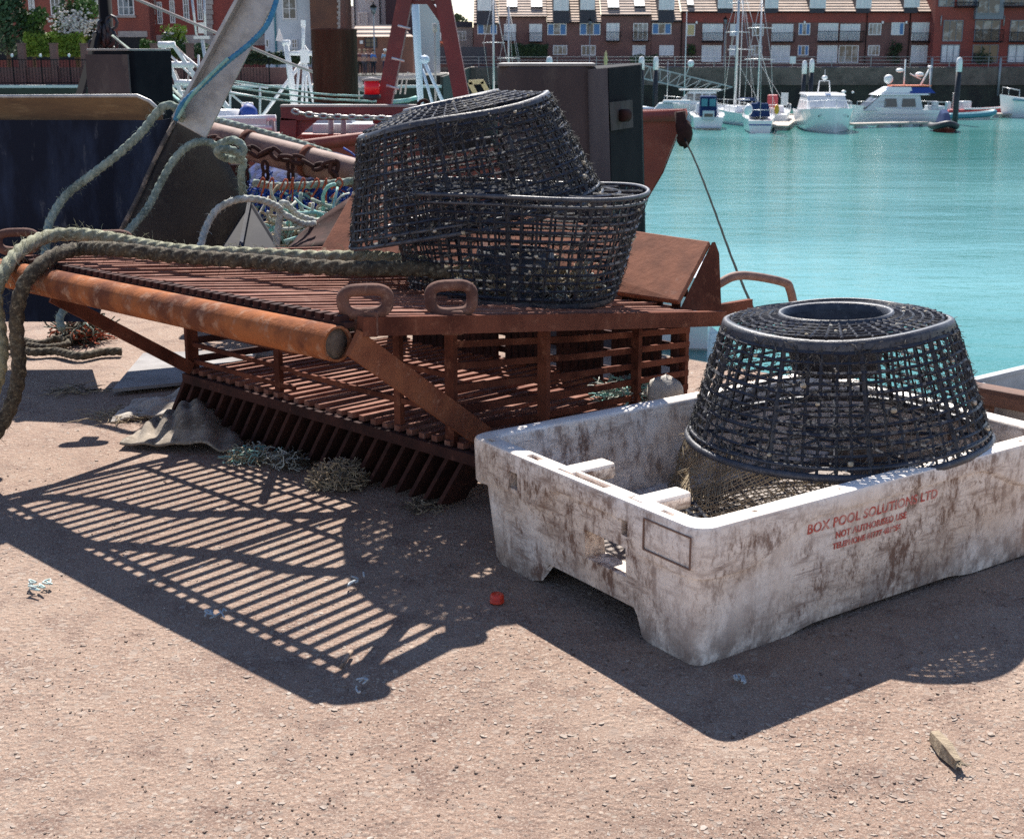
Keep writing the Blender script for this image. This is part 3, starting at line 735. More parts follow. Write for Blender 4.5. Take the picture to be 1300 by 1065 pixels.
def tangle(name, u, v, wpx, dpx, hz, seed, mats, label, cat, n=60, r=.0035, zb=0.0, ln=.16, parts=('strands','strands')):
    """a heap of loose strands; every colour is one part"""
    rr = random.Random(seed); p = G(u, v, zb); k = p.y/F; root = empty(name, p); tag(root, label, cat)
    for mi, m in enumerate(mats):
        b = MB()
        for i in range(n//len(mats)):
            ang, rad = rr.uniform(0, 6.28), rr.random()**.6
            x, y = math.cos(ang)*rad*wpx*k*.5, math.sin(ang)*rad*dpx*k*1.6
            z = hz*(1-rad**1.6)*rr.uniform(.3, 1.0)+.004; q = Vector((x,y,z)); pts = [q]
            d = Vector((rr.uniform(-1,1), rr.uniform(-1,1), rr.uniform(-.2,.5)))
            for s in range(5):
                d = (d+Vector((rr.uniform(-1,1), rr.uniform(-1,1), rr.uniform(-.7,.5)))*.8).normalized()
                q = q+d*ln*.2; q = Vector((q.x, q.y, max(.004, min(q.z, hz*1.15)))); pts.append(q)
            b.tube(spline(pts, 3), r*rr.uniform(.6,1.2), 5)
        o = b.build('strands', m, root)
    return root
tangle('rope_fibre_heap', 432,613,70,20,.06,4,[M['net_tan'],M['net_tan'],M['cloth']],'heap of frayed tan rope fibre against the comb blades','rope scraps',n=900,r=.0019,ln=.045)
tangle('rope_fibre_heap', 368,592,50,14,.04,9,[M['rope_dark'],M['rope_white']],'small grey wisp of rope fibre beside the tan heap','rope scraps',n=150,r=.0017,ln=.05)
tangle('net_scraps', 318,583,52,14,.030,14,[M['rope_olive'],M['net_tan'],M['rope_white'],M['rope_teal']],'tan and teal net scraps next to the old sack','net scraps',n=220,r=.0018,ln=.06)
tangle('rope_fibre_heap', 538,645,54,14,.012,18,[M['net_tan'],M['rope_dark']],'thin scatter of tan fibre near the box foot','rope scraps',n=60,r=.0014,ln=.05)
tangle('rope_fibre_heap', 350,490,60,10,.0,15,[M['net_tan']],'dry fibre strands in front of the metal sheet','rope scraps',n=20,r=.0015,ln=.1) if False else None
tangle('twig_scraps', 398-300,497,62,8,.012,22,[M['rope_dark'],M['net_tan']],'dark twig scraps on the sunlit ground at left','twig scraps',n=34,r=.0016,ln=.12)
tangle('straw_wisps', 150,530,70,14,.014,23,[M['net_tan'],M['net_tan']],'pale straw wisps beside the crumpled cloth','straw',n=60,r=.0012,ln=.12)
# sack and cloth
def drape(pts_fn, nu, nv, name, m, label, cat, thick=.006, seed=1, amp=.01):
    rr = random.Random(seed); ph = [rr.uniform(0,6.28) for _ in range(8)]; b = MB(); rows = []
    for i in range(nu+1):
        r_ = []
        for j in range(nv+1):
            s, t = i/nu, j/nv; p = pts_fn(s, t)
            r_.append(p+Vector((0,0,amp*(math.sin(9*s+ph[0]+3*t)*.6+math.sin(17*t+ph[1]+4*s)*.35+math.sin(27*s+ph[2]-9*t)*.25))))
        rows.append(r_)
    b.sheet(rows); o = b.build(name, m); so_ = o.modifiers.new('s','SOLIDIFY'); so_.thickness = thick
    return tag(o, label, cat)
a0, a1, b0, b1 = G(152,570,0), G(312,578,0), G(205,528,0), G(300,515,0)
def sackf(s, t):
    p = a0.lerp(a1, s).lerp(b0.lerp(b1, s), t)
    z = .085*math.sin(PI*min(1,s*1.02))**.7*math.sin(PI*(.10+.86*t))*(0.55+.75*s)
    z += .014*math.sin(38*s+9*t)*(1-s)*max(0,math.sin(PI*t))                  # pleats of the gathered neck
    z -= .035*math.exp(-((s-.80)/.07)**2-((t-.25)/.25)**2)
    return p+Vector((0,0,max(.004,z)))
drape(sackf, 64, 40, 'old_sack', M['cloth'], 'grubby empty hessian sack slumped by the comb blades', 'sack', seed=4, amp=.011)
a2, a3, b2, b3 = G(140,537,0), G(238,527,0), G(172,512,0), G(262,496,0)
def clothf(s, t):
    p = a2.lerp(a3, s).lerp(b2.lerp(b3, s), t)
    return p+Vector((0,0,max(.004,.028*math.sin(PI*t)**.6*(.35+.8*s)*(1+.55*math.sin(11*s+7*t)+.4*math.sin(23*t-6*s)))))
drape(clothf, 50, 34, 'crumpled_cloth', mat('pale_cloth', (.52,.47,.41), .95, c2=(.36,.31,.26), scale=12, bump=.5, bscale=120), 'crumpled pale cloth strip behind the old sack', 'cloth', seed=6, amp=.006)
# tangle of pale net spilling below the pot inside the box
nw = MB(); rr = random.Random(31); bxm = Matrix.Translation(X0) @ Matrix.Rotation(ax_, 4, 'Z')
pcl = (bxm.inverted() @ Vector(pot1.location))
def netp(s, t):  # a curtain of net hanging from the pot rim to the box floor
    a = math.radians(-250+165*s); r = .335+.10*t**1.4+.02*math.sin(14*s+3*t)+.012*math.sin(31*s)
    z = (pcl.z-.005)*(1-t)+.10*t+.015*math.sin(9*s+4*t)*t
    x, y = pcl.x+r*math.cos(a), pcl.y+r*math.sin(a)
    return bxm @ Vector((max(.10,x), min(WB-.10,max(.085,y)), max(.098,z)))
for i in range(-22, 92):
    for sg in (1, -1):
        path = []
        for k in range(13):
            t = k/12; s_ = (i/70)+sg*t*.26 + (.26 if sg < 0 else 0)*0
            if 0 <= s_ <= 1: path.append(netp(s_, t)+Vector((rr.uniform(-.0035,.0035),rr.uniform(-.0035,.0035),rr.uniform(-.003,.003))))
        if len(path) > 2: nw.tube(path, .0013, 3, smooth=False, cap=False)
for i in range(750):
    p = netp(rr.random(), rr.random()**.7); d = Vector((rr.uniform(-1,1),rr.uniform(-1,1),rr.uniform(-.7,.8))).normalized(); L_ = rr.uniform(.012,.045)
    nw.strand([p, p+d*L_*.5, p+(d+Vector((rr.uniform(-1,1),rr.uniform(-1,1),rr.uniform(-.6,.3)))).normalized()*L_], [.0011,.0009,.0006])
on(nw, 'fishing_net', M['net_tan'], 'tangled tan netting stuffed under the pot inside the white box', 'fishing net')
bt = MB(); c0 = bxm @ Vector((.33,.30,.20))
for i in range(26):
    a = 2*PI*i/26; bt.tube([c0+Vector((r*math.cos(a), r*math.sin(a), -.05-.10*(r-.1)*-math.cos(a-3.3))) for r in (.06,.14,.23)], .004, 4, smooth=False)
for r in (.06,.1,.14,.18,.23): bt.tube([c0+Vector((r*math.cos(2*PI*k/50), r*math.sin(2*PI*k/50), -.05-.10*(r-.1)*-math.cos(2*PI*k/50-3.3))) for k in range(50)], .005, 4, closed=True, smooth=False)
on(bt, 'pot_base', M['pot'], 'loose black pot base lying in the netting in the white box', 'pot base')
# grey box beyond, with the timber in front of it
gb = MB(); P = [at(1236,478,4.35), at(1420,410,4.1)]
def wallslab(p, q, top, bot, th):
    p, q = Vector(p), Vector(q); d = (q-p).normalized(); n_ = Vector((-d.y, d.x, 0)).normalized()*th
    return [Vector((p.x,p.y,bot)), Vector((q.x,q.y,bot)), Vector((q.x,q.y,top)), Vector((p.x,p.y,top))], n_
q0, q1 = G(1238,492,.14), G(1420,452,.20); root = empty('grey_fish_box', q0); tag(root, 'light grey plastic fish box standing beyond the white box', 'fish box')
iv = Matrix.Translation(-Vector(q0))
b = MB(); d = (q1-q0); d.z = 0; n_ = Vector((-d.y,d.x,0)).normalized()
pts = [Vector((q0.x,q0.y,0)), Vector((q1.x,q1.y,0)), Vector((q1.x,q1.y,.23)), Vector((q0.x,q0.y,.16))]
b.prism(pts, n_*.02)
o = b.build('back_wall', M['grey_box'], root, .004); o.matrix_parent_inverse = iv
b = MB(); b.bar(pts[3]+n_*.01, pts[2]+n_*.01, .035, .016); o = b.build('top_rim', M['grey_box'], root, .003); o.matrix_parent_inverse = iv
b = MB(); s0 = pts[0]-n_*.42; s1 = pts[1]-n_*.42; b.prism([pts[0]-n_*.42, pts[1]-n_*.42, pts[1], pts[0]], (0,0,.02)); o = b.build('floor', M['grey_box'], root); o.matrix_parent_inverse = iv
b = MB(); b.prism([s0, pts[0], pts[3], s0+Vector((0,0,.13))], d.normalized()*.02); o = b.build('end_wall', M['grey_box'], root); o.matrix_parent_inverse = iv
tb_ = MB(); t0, t1 = G(1232,497,.15), G(1400,528,.15); tb_.bar(t0, t1, .07, .055)
tbo = tb_.build('timber_beam', M['timber_dark'], None, .006); tag(tbo, 'reddish brown timber beam lying across behind the white box', 'timber')
for e in (t0.lerp(t1,.1), t0.lerp(t1,.9)):
    x = MB(); x.box((e.x, e.y, .06), (.06,.06,.12)); x.build('bearer', M['timber_dark'], tbo)
# ================================================================== blue steel hopper behind the dredge
hp = empty('steel_hopper', (-1.6,5.3,0)); tag(hp, 'dark blue steel hopper with galvanised arm standing on the quay', 'hopper')
HI = Matrix.Translation(-hp.location)
def hpart(mb, name, m, bevel=0):
    o = mb.build(name, m, hp, bevel); o.matrix_parent_inverse = HI.copy(); return o
YB = 5.25
def ext(p, z=0.0): return Vector((p.x, p.y, z))
bl, brr = at(-120,153,YB), at(222,150,YB)
sb0 = at(148,302,YB)
b = MB(); b.prism([bl, at(200,153,YB), brr, sb0, ext(sb0+Vector((-.10,0,0)),.16), ext(bl,.16)], (0,.018,0)); hpart(b, 'back_panel', M['navy'])
b = MB(); fl = [at(-120,122,YB+.13), at(0,123,YB+.09), at(174,122,YB+.03), at(190,129,YB+.03), at(207,146,YB+.02)]; lo_ = [at(-120,153,YB+.1), at(0,153,YB+.06), at(186,153,YB+.0), at(196,153,YB), at(207,153,YB)]
b.sheet([lo_, fl], smooth=False); o = hpart(b, 'lip', M['brown_steel']); x = o.modifiers.new('s','SOLIDIFY'); x.thickness = .012
b = MB(); b.tube(fl, .008, 6); hpart(b, 'lip_edge', M['galv'])
# side panel: from the seam out to the right, curving
edge = [(224,150),(246,163),(268,181),(288,207),(305,236),(316,256)]
seam = [(224,150),(208,180),(193,212),(178,244),(163,275),(148,304)]
rows = []
for i in range(6):
    e = at(*edge[i], YB-.02+.05*i); s_ = at(*seam[i], YB-.02*i)
    rows.append([s_.lerp(e, k/8)+Vector((0,-.02*math.sin(PI*k/8),0)) for k in range(9)])
sb0 = at(148,302,YB-.10); low = [ext(sb0, 0.25).lerp(at(312,316,YB+.25), k/8) for k in range(9)]; rows.append(low)
b = MB(); b.sheet(rows); o = hpart(b, 'side_panel', M['navy_worn']); x = o.modifiers.new('s','SOLIDIFY'); x.thickness = .014
M['weld'] = mat('weld_seam', (.22,.18,.15), .7, c2=(.06,.055,.055), scale=30, lo=.45, hi=.55)
b = MB(); b.tube([at(u,v,YB-.03-.02*i)+Vector((R.uniform(-.006,.006),0,0)) for i,(u,v) in enumerate(seam)], .009, 6); hpart(b, 'weld_seam', M['weld'])
# lit wedge standing lower right
w0, w1, w2, w3 = at(318,256,YB+.14), at(359,322,YB-.10), at(276,322,YB-.22), at(304,318,YB-.2)
b = MB(); b.prism([w0, w1, ext(w1,.3), ext(w2,.3), w2], (0,.012,0)); hpart(b, 'wedge_plate', M['wedge'])
b = MB(); b.bar(w0+Vector((0,-.008,.006)), at(304,324,YB-.20), .014, .02); hpart(b, 'stiffener', M['navy'])
# galvanised arm
a0_, a1_ = at(243,166,YB-.06), at(338,-22,YB-.02); b = MB(); b.bar(a0_, a1_, .125, .012, up=(0.1,1,0)); hpart(b, 'arm', M['galv'], .003)
e0, e1 = at(223,151,YB-.085), at(316,-22,YB-.045); b = MB(); b.bar(e0, e1, .014, .075, up=(0.1,1,0)); hpart(b, 'arm_flange', M['galv'], .002)
rope('blue_rope', [at(223,152,YB-.12), at(232,132,YB-.16), at(258,107,YB-.16), at(287,80,YB-.15), at(318,55,YB-.14), at(340,30,YB-.12), at(353,-8,YB-.02), at(354,-30,YB)], .010, M['rope_blue'], 'bright blue rope wound along the galvanised arm', seed=9, hair=30)
rope('blue_rope', [at(226,150,YB-.14), at(240,126,YB-.17), at(262,101,YB-.17), at(290,74,YB-.16)], .007, M['rope_teal'], 'thin teal rope beside the blue rope on the arm', seed=10, hair=20)
gr = 'pale green ropes over the hopper'
rope('green_rope', [at(55,345,4.75), at(60,296,4.95), at(66,275,5.0), at(85,247,5.05), at(118,221,5.08), at(150,196,5.1), at(180,168,5.12), at(197,146,5.14), at(212,134,5.14), at(228,140,5.16), at(231,152,5.2)], .0165, M['rope_green'], 'pale green rope hooked over the top of the hopper', gr, hair=260, seed=4)
rope('green_rope', [at(146,318,4.85), at(160,297,4.9), at(186,266,4.98), at(204,232,5.04), at(221,203,5.08), at(240,185,5.1), at(260,180,5.12), at(278,187,5.13), at(300,198,5.15), at(309,206,5.2), at(306,222,5.2), at(309,250,5.25)], .015, M['rope_green'], 'pale green rope crossing the side panel and ending in a knot', gr, hair=260, seed=5)
kn = [at(278,184,5.1), at(296,178,5.06), at(309,188,5.05), at(302,203,5.06), at(284,200,5.08), at(276,192,5.0), at(292,190,5.0), at(306,197,5.05)]
rope('knot', kn, .015, M['rope_green'], 'bulky rope knot at the end of the green rope', hair=80, seed=6)
rope('grey_rope', [at(250,325,4.75), at(255,310,4.8), at(262,288,4.86), at(276,266,4.9), at(300,254,4.92), at(325,253,4.95), at(345,259,5.0), at(356,268,5.05), at(353,290,5.05), at(351,312,5.05)], .0135, M['rope_white'], 'grey white rope looping over the wedge of the hopper', hair=160, seed=7)
rope('grey_rope', [at(354,262,5.1), at(362,258,5.1), at(378,273,5.15), at(398,280,5.2), at(410,283,5.2), at(428,270,5.2), at(436,275,5.2)], .0125, M['rope_white'], 'short grey white rope stretched from the knot to the mould board', hair=90, seed=8)
rope('grey_rope', [at(352,266,5.08), at(366,275,5.05), at(385,284,5.1), at(402,284,5.1)], .012, M['rope_white'], 'doubled strand under the short grey rope', hair=60, seed=18)
# ================================================================== rusty boom with chain, nets
YM = 6.4
bm2 = MB(); bpath = [at(262,172,YM+.1).lerp(at(520,238,YM-.3), i/10) for i in range(11)]
bm2.tube(bpath, .068, 20); boom = bm2.build('rusty_boom', M['rust_pale']); tag(boom, 'long rusty steel boom pipe lying behind the hopper', 'boom')
for i in (2, 5, 9):
    x = MB(); x.tube([bpath[i], bpath[i].lerp(bpath[i+1],.25)], .076, 20); x.build('collar', M['rust'], boom)
def trestle(u, y, z):   # stub supports that carry the boom
    x = MB(); p = at(u, y, YM); x.box((p.x, p.y+.02, p.z/2-.04), (.08,.08,p.z-.08)); return x
for u, v in ((300,188),(470,232)): trestle(u, v, 0).build('support', M['rust_dark'], boom)
def chain(name, pts, L_, wd_, r, m, label, seed=1, cat='chain'):
    rr = random.Random(seed); path = resample(spline(pts, 10), L_*.74); b = MB()
    for i in range(len(path)-1):
        p, q = path[i], path[i+1]; t = (q-p).normalized(); c = (p+q)/2
        up = Vector((0,0,1)); s_ = t.cross(up)
        if s_.length < .1: s_ = t.cross(Vector((1,0,0)))
        s_.normalize(); n_ = s_.cross(t); a = (0 if i % 2 else PI/2)+rr.uniform(-.25,.25)+.5; e = s_*math.cos(a)+n_*math.sin(a); ring = []
        for k in range(16):
            th = 2*PI*k/16; x = math.cos(th); y = math.sin(th)
            ring.append(c+t*(L_/2-r)*math.copysign(abs(x)**.7, x)+e*(wd_/2-r)*math.copysign(abs(y)**.8, y))
        b.tube(ring, r, 6, closed=True)
    return tag(b.build(name, m), label, cat)
chain('chain', [at(262,180,6.22), at(282,178,6.2), at(300,196,6.18), at(318,188,6.2), at(332,198,6.2), at(345,190,6.2), at(360,204,6.18), at(378,200,6.17), at(396,212,6.15), at(415,210,6.1), at(428,206,6.1), at(422,224,6.1), at(436,235,6.1)], .082, .056, .010, M['rust_dark'], 'heavy rusty chain draped along the boom pipe', 3)
for i, u in enumerate((336, 368, 310)):
    chain('chain', [at(u,205,6.2), at(u+1,220,6.2), at(u+2,238,6.22)], .06, .042, .008, M['rust_dark'], ('rusty chain hanging from the middle of the boom','rusty chain hanging right of the middle of the boom','rusty chain hanging at the hopper end of the boom')[i], 5+i)
rope('green_rope', [at(268,152,6.6), at(300,160,6.55), at(340,171,6.5), at(380,183,6.45), at(420,196,6.4)], .02, M['rope_green'], 'thick pale rope running above the boom pipe', hair=120, seed=12)
rope('green_rope', [at(322,232,6.0), at(345,236,5.98), at(380,236,5.95), at(410,234,5.95), at(440,231,5.95), at(470,226,5.95)], .017, M['rope_green'], 'pale green headline rope of the blue net', hair=60, seed=13)
# heap of blue netting on low trestle of nets
nb_ = empty('net_heap', (-1.2,6.5,0)); tag(nb_, 'heap of bright blue fishing net laced with orange twine', 'fishing net'); NI = Matrix.Translation(-nb_.location)
rr = random.Random(77); core = MB(); cpos = at(392,292,6.55)
core.blob((cpos.x,cpos.y+.2,.30), (.52,.42,.42), 28, 14, .12, rr)
o = core.build('net_core', mat('net_dark_blue', (.006,.016,.075), .9, c2=(.012,.04,.19), scale=26, detail=8, lo=.45, hi=.58, bump=1, bscale=40), nb_); o.matrix_parent_inverse = NI.copy()
for m, n_, r_, k_ in ((M['net_blue'], 640, .0046, 'net_strands'), (M['rope_teal'], 60, .006, 'teal_strands'), (M['twine_orange'], 46, .005, 'orange_twine'), (M['rope_white'], 120, .0035, 'white_strands')):
    b = MB()
    for i in range(n_):
        th, ph = rr.uniform(-2.9,-.2), rr.uniform(.15,1.5); q = Vector((cpos.x+.54*math.cos(th)*math.cos(ph-.5), cpos.y+.2+.44*math.sin(th), .28+.36*math.sin(ph)*rr.uniform(.5,1)))
        pts = [q]; d = Vector((rr.uniform(-1,1), rr.uniform(-.4,.4), rr.uniform(-1,.5))).normalized()
        for s in range(4):
            d = (d+Vector((rr.uniform(-1,1), rr.uniform(-.6,.6), rr.uniform(-1.2,.3)))*.7).normalized(); q = q+d*.045; pts.append(q)
        b.tube(spline(pts,2), r_*rr.uniform(.6,1.2), 4, smooth=False)
    o = b.build(k_, m, nb_); o.matrix_parent_inverse = NI.copy()
for i in range(8):
    u = 328+14.5*i+rr.uniform(-4,4); q_ = rr.uniform(-3,3); rope('twine_lashing', [at(u-4+q_,238+rr.uniform(-2,10),5.93), at(u+2,228+rr.uniform(-2,1),5.94), at(u+4-q_,235,5.93), at(u-2+2*q_,246+rr.uniform(-4,16),5.95)], .0042, M['twine_orange'], 'orange twine lashing round the headline rope', 'orange twine lashings on the headline', hair=0, seed=i, sub=5)
def heap(name, u, v, Y, rx, rz, seed, mats, label, cat, n=300, r=.007):
    rr = random.Random(seed); c = at(u, v, Y); root = empty(name, (c.x, c.y, 0)); tag(root, label, cat); b = MB()
    b.blob((0,0,c.z*.5), (rx*.9, .25, c.z*.5), 18, 10, .12, rr); b.build('heap_core', M['rope_dark'], root)
    for m in mats:
        b = MB()
        for i in range(n//len(mats)):
            th, ph = rr.uniform(-3.0,-.15), rr.uniform(.1,1.5); q = Vector((rx*math.cos(th)*math.cos(ph*.8), .28*math.sin(th), c.z-rz+rz*math.sin(ph))); pts = [q]
            d = Vector((rr.uniform(-1,1), rr.uniform(-.3,.3), rr.uniform(-1,.6))).normalized()
            for s in range(4): d = (d+Vector((rr.uniform(-1,1), rr.uniform(-.5,.5), rr.uniform(-1.1,.5)))*.7).normalized(); q = q+d*.05; pts.append(q)
            b.tube(spline(pts,2), r*rr.uniform(.6,1.3), 5)
        b.build('strands', m, root)
    return root
heap('rope_heap', 380, 282, 6.0, .24, .22, 91, [M['net_tan'],M['rope_white'],M['rope_white'],M['net_tan'],M['rope_teal']], 'heap of cream and teal rope ends between hopper and dredge', 'rope heap')
heap('rope_heap', 428, 270, 5.85, .14, .2, 92, [M['rope_green'],M['rope_teal'],M['rope_white']], 'smaller heap of green rope beside the inclined plate', 'rope heap', 150)
# scraps at the far left under the dredge
tangle('rope_tangle', 105,432,46,14,.10,41,[M['rope_green'],M['rope_dark'],M['rope_dark'],M['twine_orange']],'tangle of teal and orange twine behind the dredge','rope tangle',n=200,r=.0035,ln=.13)
rope('rope_on_ground', [G(-20,445,.02), G(10,440,.02), G(40,447,.02), G(70,446,.02), G(100,452,.02), G(130,447,.02), G(155,446,.02)], .017, M['rope_dark'], 'brown rope lying flat on the ground at the far left', hair=80, seed=44)
rope('rope_on_ground', [G(30,432,.02), G(50,436,.02), G(72,430,.03), G(86,436,.02), G(60,441,.02), G(35,438,.02)], .014, M['rope_dark'], 'coil of thin brown rope lying behind the flat rope', hair=60, seed=45)
rope('rope_on_ground', [at(78,418,4.9), at(76,402,4.95), at(88,390,5.0), at(108,398,5.0), at(118,408,5.0)], .015, M['rope_green'], 'loop of pale blue green rope under the dredge tube', hair=60, seed=46)
tangle('shell_and_rope_litter', 655, 371, 190, 26, .085, 61, [M['net_tan'],M['rope_white'],M['net_tan']], 'cream rope and shell litter in the bottom of the upturned pot', 'litter', n=640, r=.0045, zb=pot2.location.z-.295, ln=.10)
# net scraps seen through the cage
tangle('net_scraps', 800,508,66,14,.05,51,[M['rope_teal'],M['rope_white']],'teal and white net scraps inside the dredge cage','net scraps',n=150,r=.003,zb=.17,ln=.1)
ps = MB(); c0 = G(845,500,.26); ps.blob(c0, (.055,.04,.05), 12, 8, .2, rr); on(ps, 'plastic_bag', mat('bag_plastic', (.5,.47,.42), .6, c2=(.35,.31,.27), scale=14, bump=.6, bscale=30), 'crumpled off white plastic bag inside the dredge cage', 'plastic bag')
# ================================================================== fender timbers at the quay edge
def fender(name, u0, u1, vt, Y, yaw, wid, dep, label, lean=0.0, plate=False):
    c = at((u0+u1)/2, vt, Y); root = empty(name, (c.x, c.y, 0), yaw); tag(root, label, 'fender post', None)
    zt = c.z; b = MB(); x, y = wid/2, dep/2; zb = -5.2
    pr = [(-x,-y+.05),(-x+.05,-y),(x-.05,-y),(x,-y+.05),(x,y),(-x,y)]
    b.loft([[Vector((p[0]+lean*z_, p[1], z_)) for p in pr] for z_ in (zb, 0, zt*.5, zt)])
    b.build('post', M['fender' if wid > .35 else 'fender_shade'], root, .01)
    t = MB(); t.box((lean*zt, 0, zt+.006), (wid*.985, dep*.985, .012)); t.build('cap_plate', mat('cap_plate', (.30,.30,.29), .75, c2=(.2,.2,.2), scale=10), root, .003)
    return root, zt
f1, zt1 = fender('fender_post', 655, 755, 84, 5.75, math.radians(-2), .40, .5, 'big black rubber fender post beside the lobster pots', lean=-.03)
M['corner_rubber'] = mat('corner_rubber', (.12,.115,.125), .7, spec=.2, c2=(.085,.08,.09), scale=6, stretch=(1,1,.3), c3=(.17,.165,.17), scale3=30, lo3=.62, hi3=.72); f1b = MB(); c = at(752,84,5.68); lean = -.055
pts = [at(744,88,5.52), at(772,86,5.46), at(813,82,5.85), at(815,80,6.1), at(750,84,6.0)]
b = MB(); rings = []
for z_ in (-5.2, -.1, .6, None):
    rings.append([Vector((p.x+(.045*(p.z-z_) if z_ is not None else 0), p.y, p.z if z_ is None else z_)) for p in pts])
b.loft(rings); o = b.build('fender_panel', M['fender_shade'], f1, .006); o.matrix_parent_inverse = Matrix.Rotation(math.radians(2),4,'Z') @ Matrix.Translation(-f1.location)
b = MB(); sp = [at(741,87,5.535), at(771,85.5,5.45)]; rg = []
for z_ in (-.1,.6,None): rg.append([Vector((p.x+(.045*(p.z-z_) if z_ is not None else 0), p.y-o_, p.z-.004 if z_ is None else z_)) for p, o_ in ((sp[0],.012),(sp[1],.012),(sp[1],.0),(sp[0],.0))])
b.loft(rg); o = b.build('corner_strip', M['corner_rubber'], f1); o.matrix_parent_inverse = Matrix.Rotation(math.radians(2),4,'Z') @ Matrix.Translation(-f1.location)
b = MB(); P4 = [at(777,130,5.46), at(803,127,5.67), at(804,162,5.68), at(779,166,5.47)]; b.prism(P4, (-.012,-.02,0)); o = b.build('washer_plate', mat('washer_plate', (.085,.078,.08), .8, spec=.1, c2=(.06,.055,.055), scale=20), f1); o.matrix_parent_inverse = Matrix.Rotation(math.radians(2),4,'Z') @ Matrix.Translation(-f1.location)
b = MB(); cb = at(792,147,5.53); dq = Vector((-.75,-.66,0)).to_track_quat('Z','Y').to_matrix(); b.lathe([(.0001,-.02),(.026,-.02),(.026,.012),(.020,.02),(.0001,.02)], 14, cb, ax=dq); o = b.build('bolt', M['rust_dark'], f1); o.matrix_parent_inverse = Matrix.Rotation(math.radians(2),4,'Z') @ Matrix.Translation(-f1.location)
f2, zt2 = fender('fender_post', 112, 208, 65, 8.0, math.radians(-20), .29, .42, 'black rubber fender post behind the blue hopper', lean=.02)
b = MB(); b.box((.02*zt2,-.216,zt2*.5-.2),(.285,.012,zt2+.36)); b.build('lit_face', M['fender'], f2)  # thin added board giving the front its lit tone against the dark sides
pm_ = MB(); c = at(424,37,14); pm_.lathe([(.23,-8),(.23,c.z-.02),(.235,c.z-.02),(.235,c.z),(.0001,c.z+.002)], 28, (c.x,c.y,0)); on(pm_, 'mooring_pile', M['pile'], 'thick rust brown steel mooring pile standing in the water', 'pile')
# ================================================================== far side: materials
M['brick'] = mat('brick_brown', (.19,.098,.088), .9, c2=(.145,.075,.07), scale=.6, c3=(.25,.14,.12), scale3=7)
M['brick_red'] = mat('brick_red', (.27,.062,.05), .9, c2=(.21,.055,.048), scale=.5, c3=(.31,.10,.075), scale3=7)
M['brick_old'] = mat('brick_old', (.26,.075,.055), .9, c2=(.19,.06,.05), scale=.6, c3=(.33,.125,.095), scale3=6)
M['stone'] = mat('pale_stone', (.42,.38,.36), .9, c2=(.30,.27,.26), scale=1.5)
M['render'] = mat('white_render', (.62,.68,.74), .85, c2=(.54,.60,.66), scale=.8)
M['white'] = mat('white_paint', (.78,.78,.79), .5)
M['gel'] = mat('white_gelcoat', (.80,.81,.82), .25, coat=.3)
M['gel_grey'] = mat('grey_gelcoat', (.52,.56,.60), .3)
M['glass'] = mat('window_glass', (.05,.06,.075), .12, c2=(.22,.25,.28), scale=.9, lo=.5, hi=.58)
M['glass_dark'] = mat('dark_glass', (.02,.025,.032), .12)
M['glass_boat'] = mat('boat_glass', (.09,.075,.07), .15)
M['curtain'] = mat('pale_curtain', (.80,.81,.82), .8, c2=(.55,.58,.62), scale=3, stretch=(4,1,.2))
M['curtain_blue'] = mat('blue_curtain', (.10,.22,.44), .8)
M['slate'] = mat('dark_slate', (.035,.035,.05), .7)
M['dark'] = mat('dark_void', (.012,.012,.015), .8)
M['metal'] = mat('grey_railing', (.32,.34,.36), .5, metal=.3)
M['black_iron'] = mat('black_iron', (.012,.012,.014), .8, spec=.08)
M['mast'] = mat('mast_alloy', (.55,.56,.57), .4, metal=.5)
M['cream'] = mat('cream_paint', (.52,.42,.22), .6)
M['red_paint'] = mat('red_oxide', (.165,.022,.026), .5, c2=(.12,.02,.024), scale=3, c3=(.22,.05,.045), scale3=9)
M['hull_red'] = mat('hull_red', (.27,.055,.035), .55, c2=(.20,.035,.026), c3=(.36,.12,.085), scale=2, scale3=5, lo3=.56, hi3=.75)
M['blue_cover'] = mat('navy_canvas', (.014,.03,.10), .9, spec=.1, c2=(.025,.05,.12), scale=4)
M['blue_paint'] = mat('blue_paint', (.02,.06,.28), .6)
M['teal_stripe'] = mat('teal_stripe', (.05,.22,.28), .5)
M['rubber'] = mat('dark_rubber', (.02,.022,.03), .6)
M['rib_red'] = mat('red_tube', (.42,.05,.06), .6)
M['orange'] = mat('orange_cover', (.62,.16,.08), .7)
M['yellow'] = mat('yellow_buoy', (.75,.36,.02), .5)
M['deck_wood'] = mat('pontoon_deck', (.46,.41,.36), .9, c2=(.36,.32,.28), scale=3)
M['pile_white'] = mat('pile_cap', (.72,.74,.76), .6)
M['pile_black'] = mat('pile_black', (.018,.02,.028), .6)
M['leaf'] = mat('leaf_green', (.075,.14,.022), .8, c2=(.05,.10,.02), scale=1.5)
M['leaf_lime'] = mat('leaf_lime', (.20,.28,.03), .8, c2=(.13,.20,.025), scale=1.5)
M['leaf_dark'] = mat('leaf_dark', (.032,.06,.022), .8, c2=(.022,.045,.02), scale=1.5)
M['leaf_blue'] = mat('leaf_bluegreen', (.06,.11,.05), .8, c2=(.04,.08,.04), scale=1.5)
M['blossom'] = mat('white_blossom', (.60,.54,.52), .8)
M['bark'] = mat('bark', (.07,.05,.035), .95)
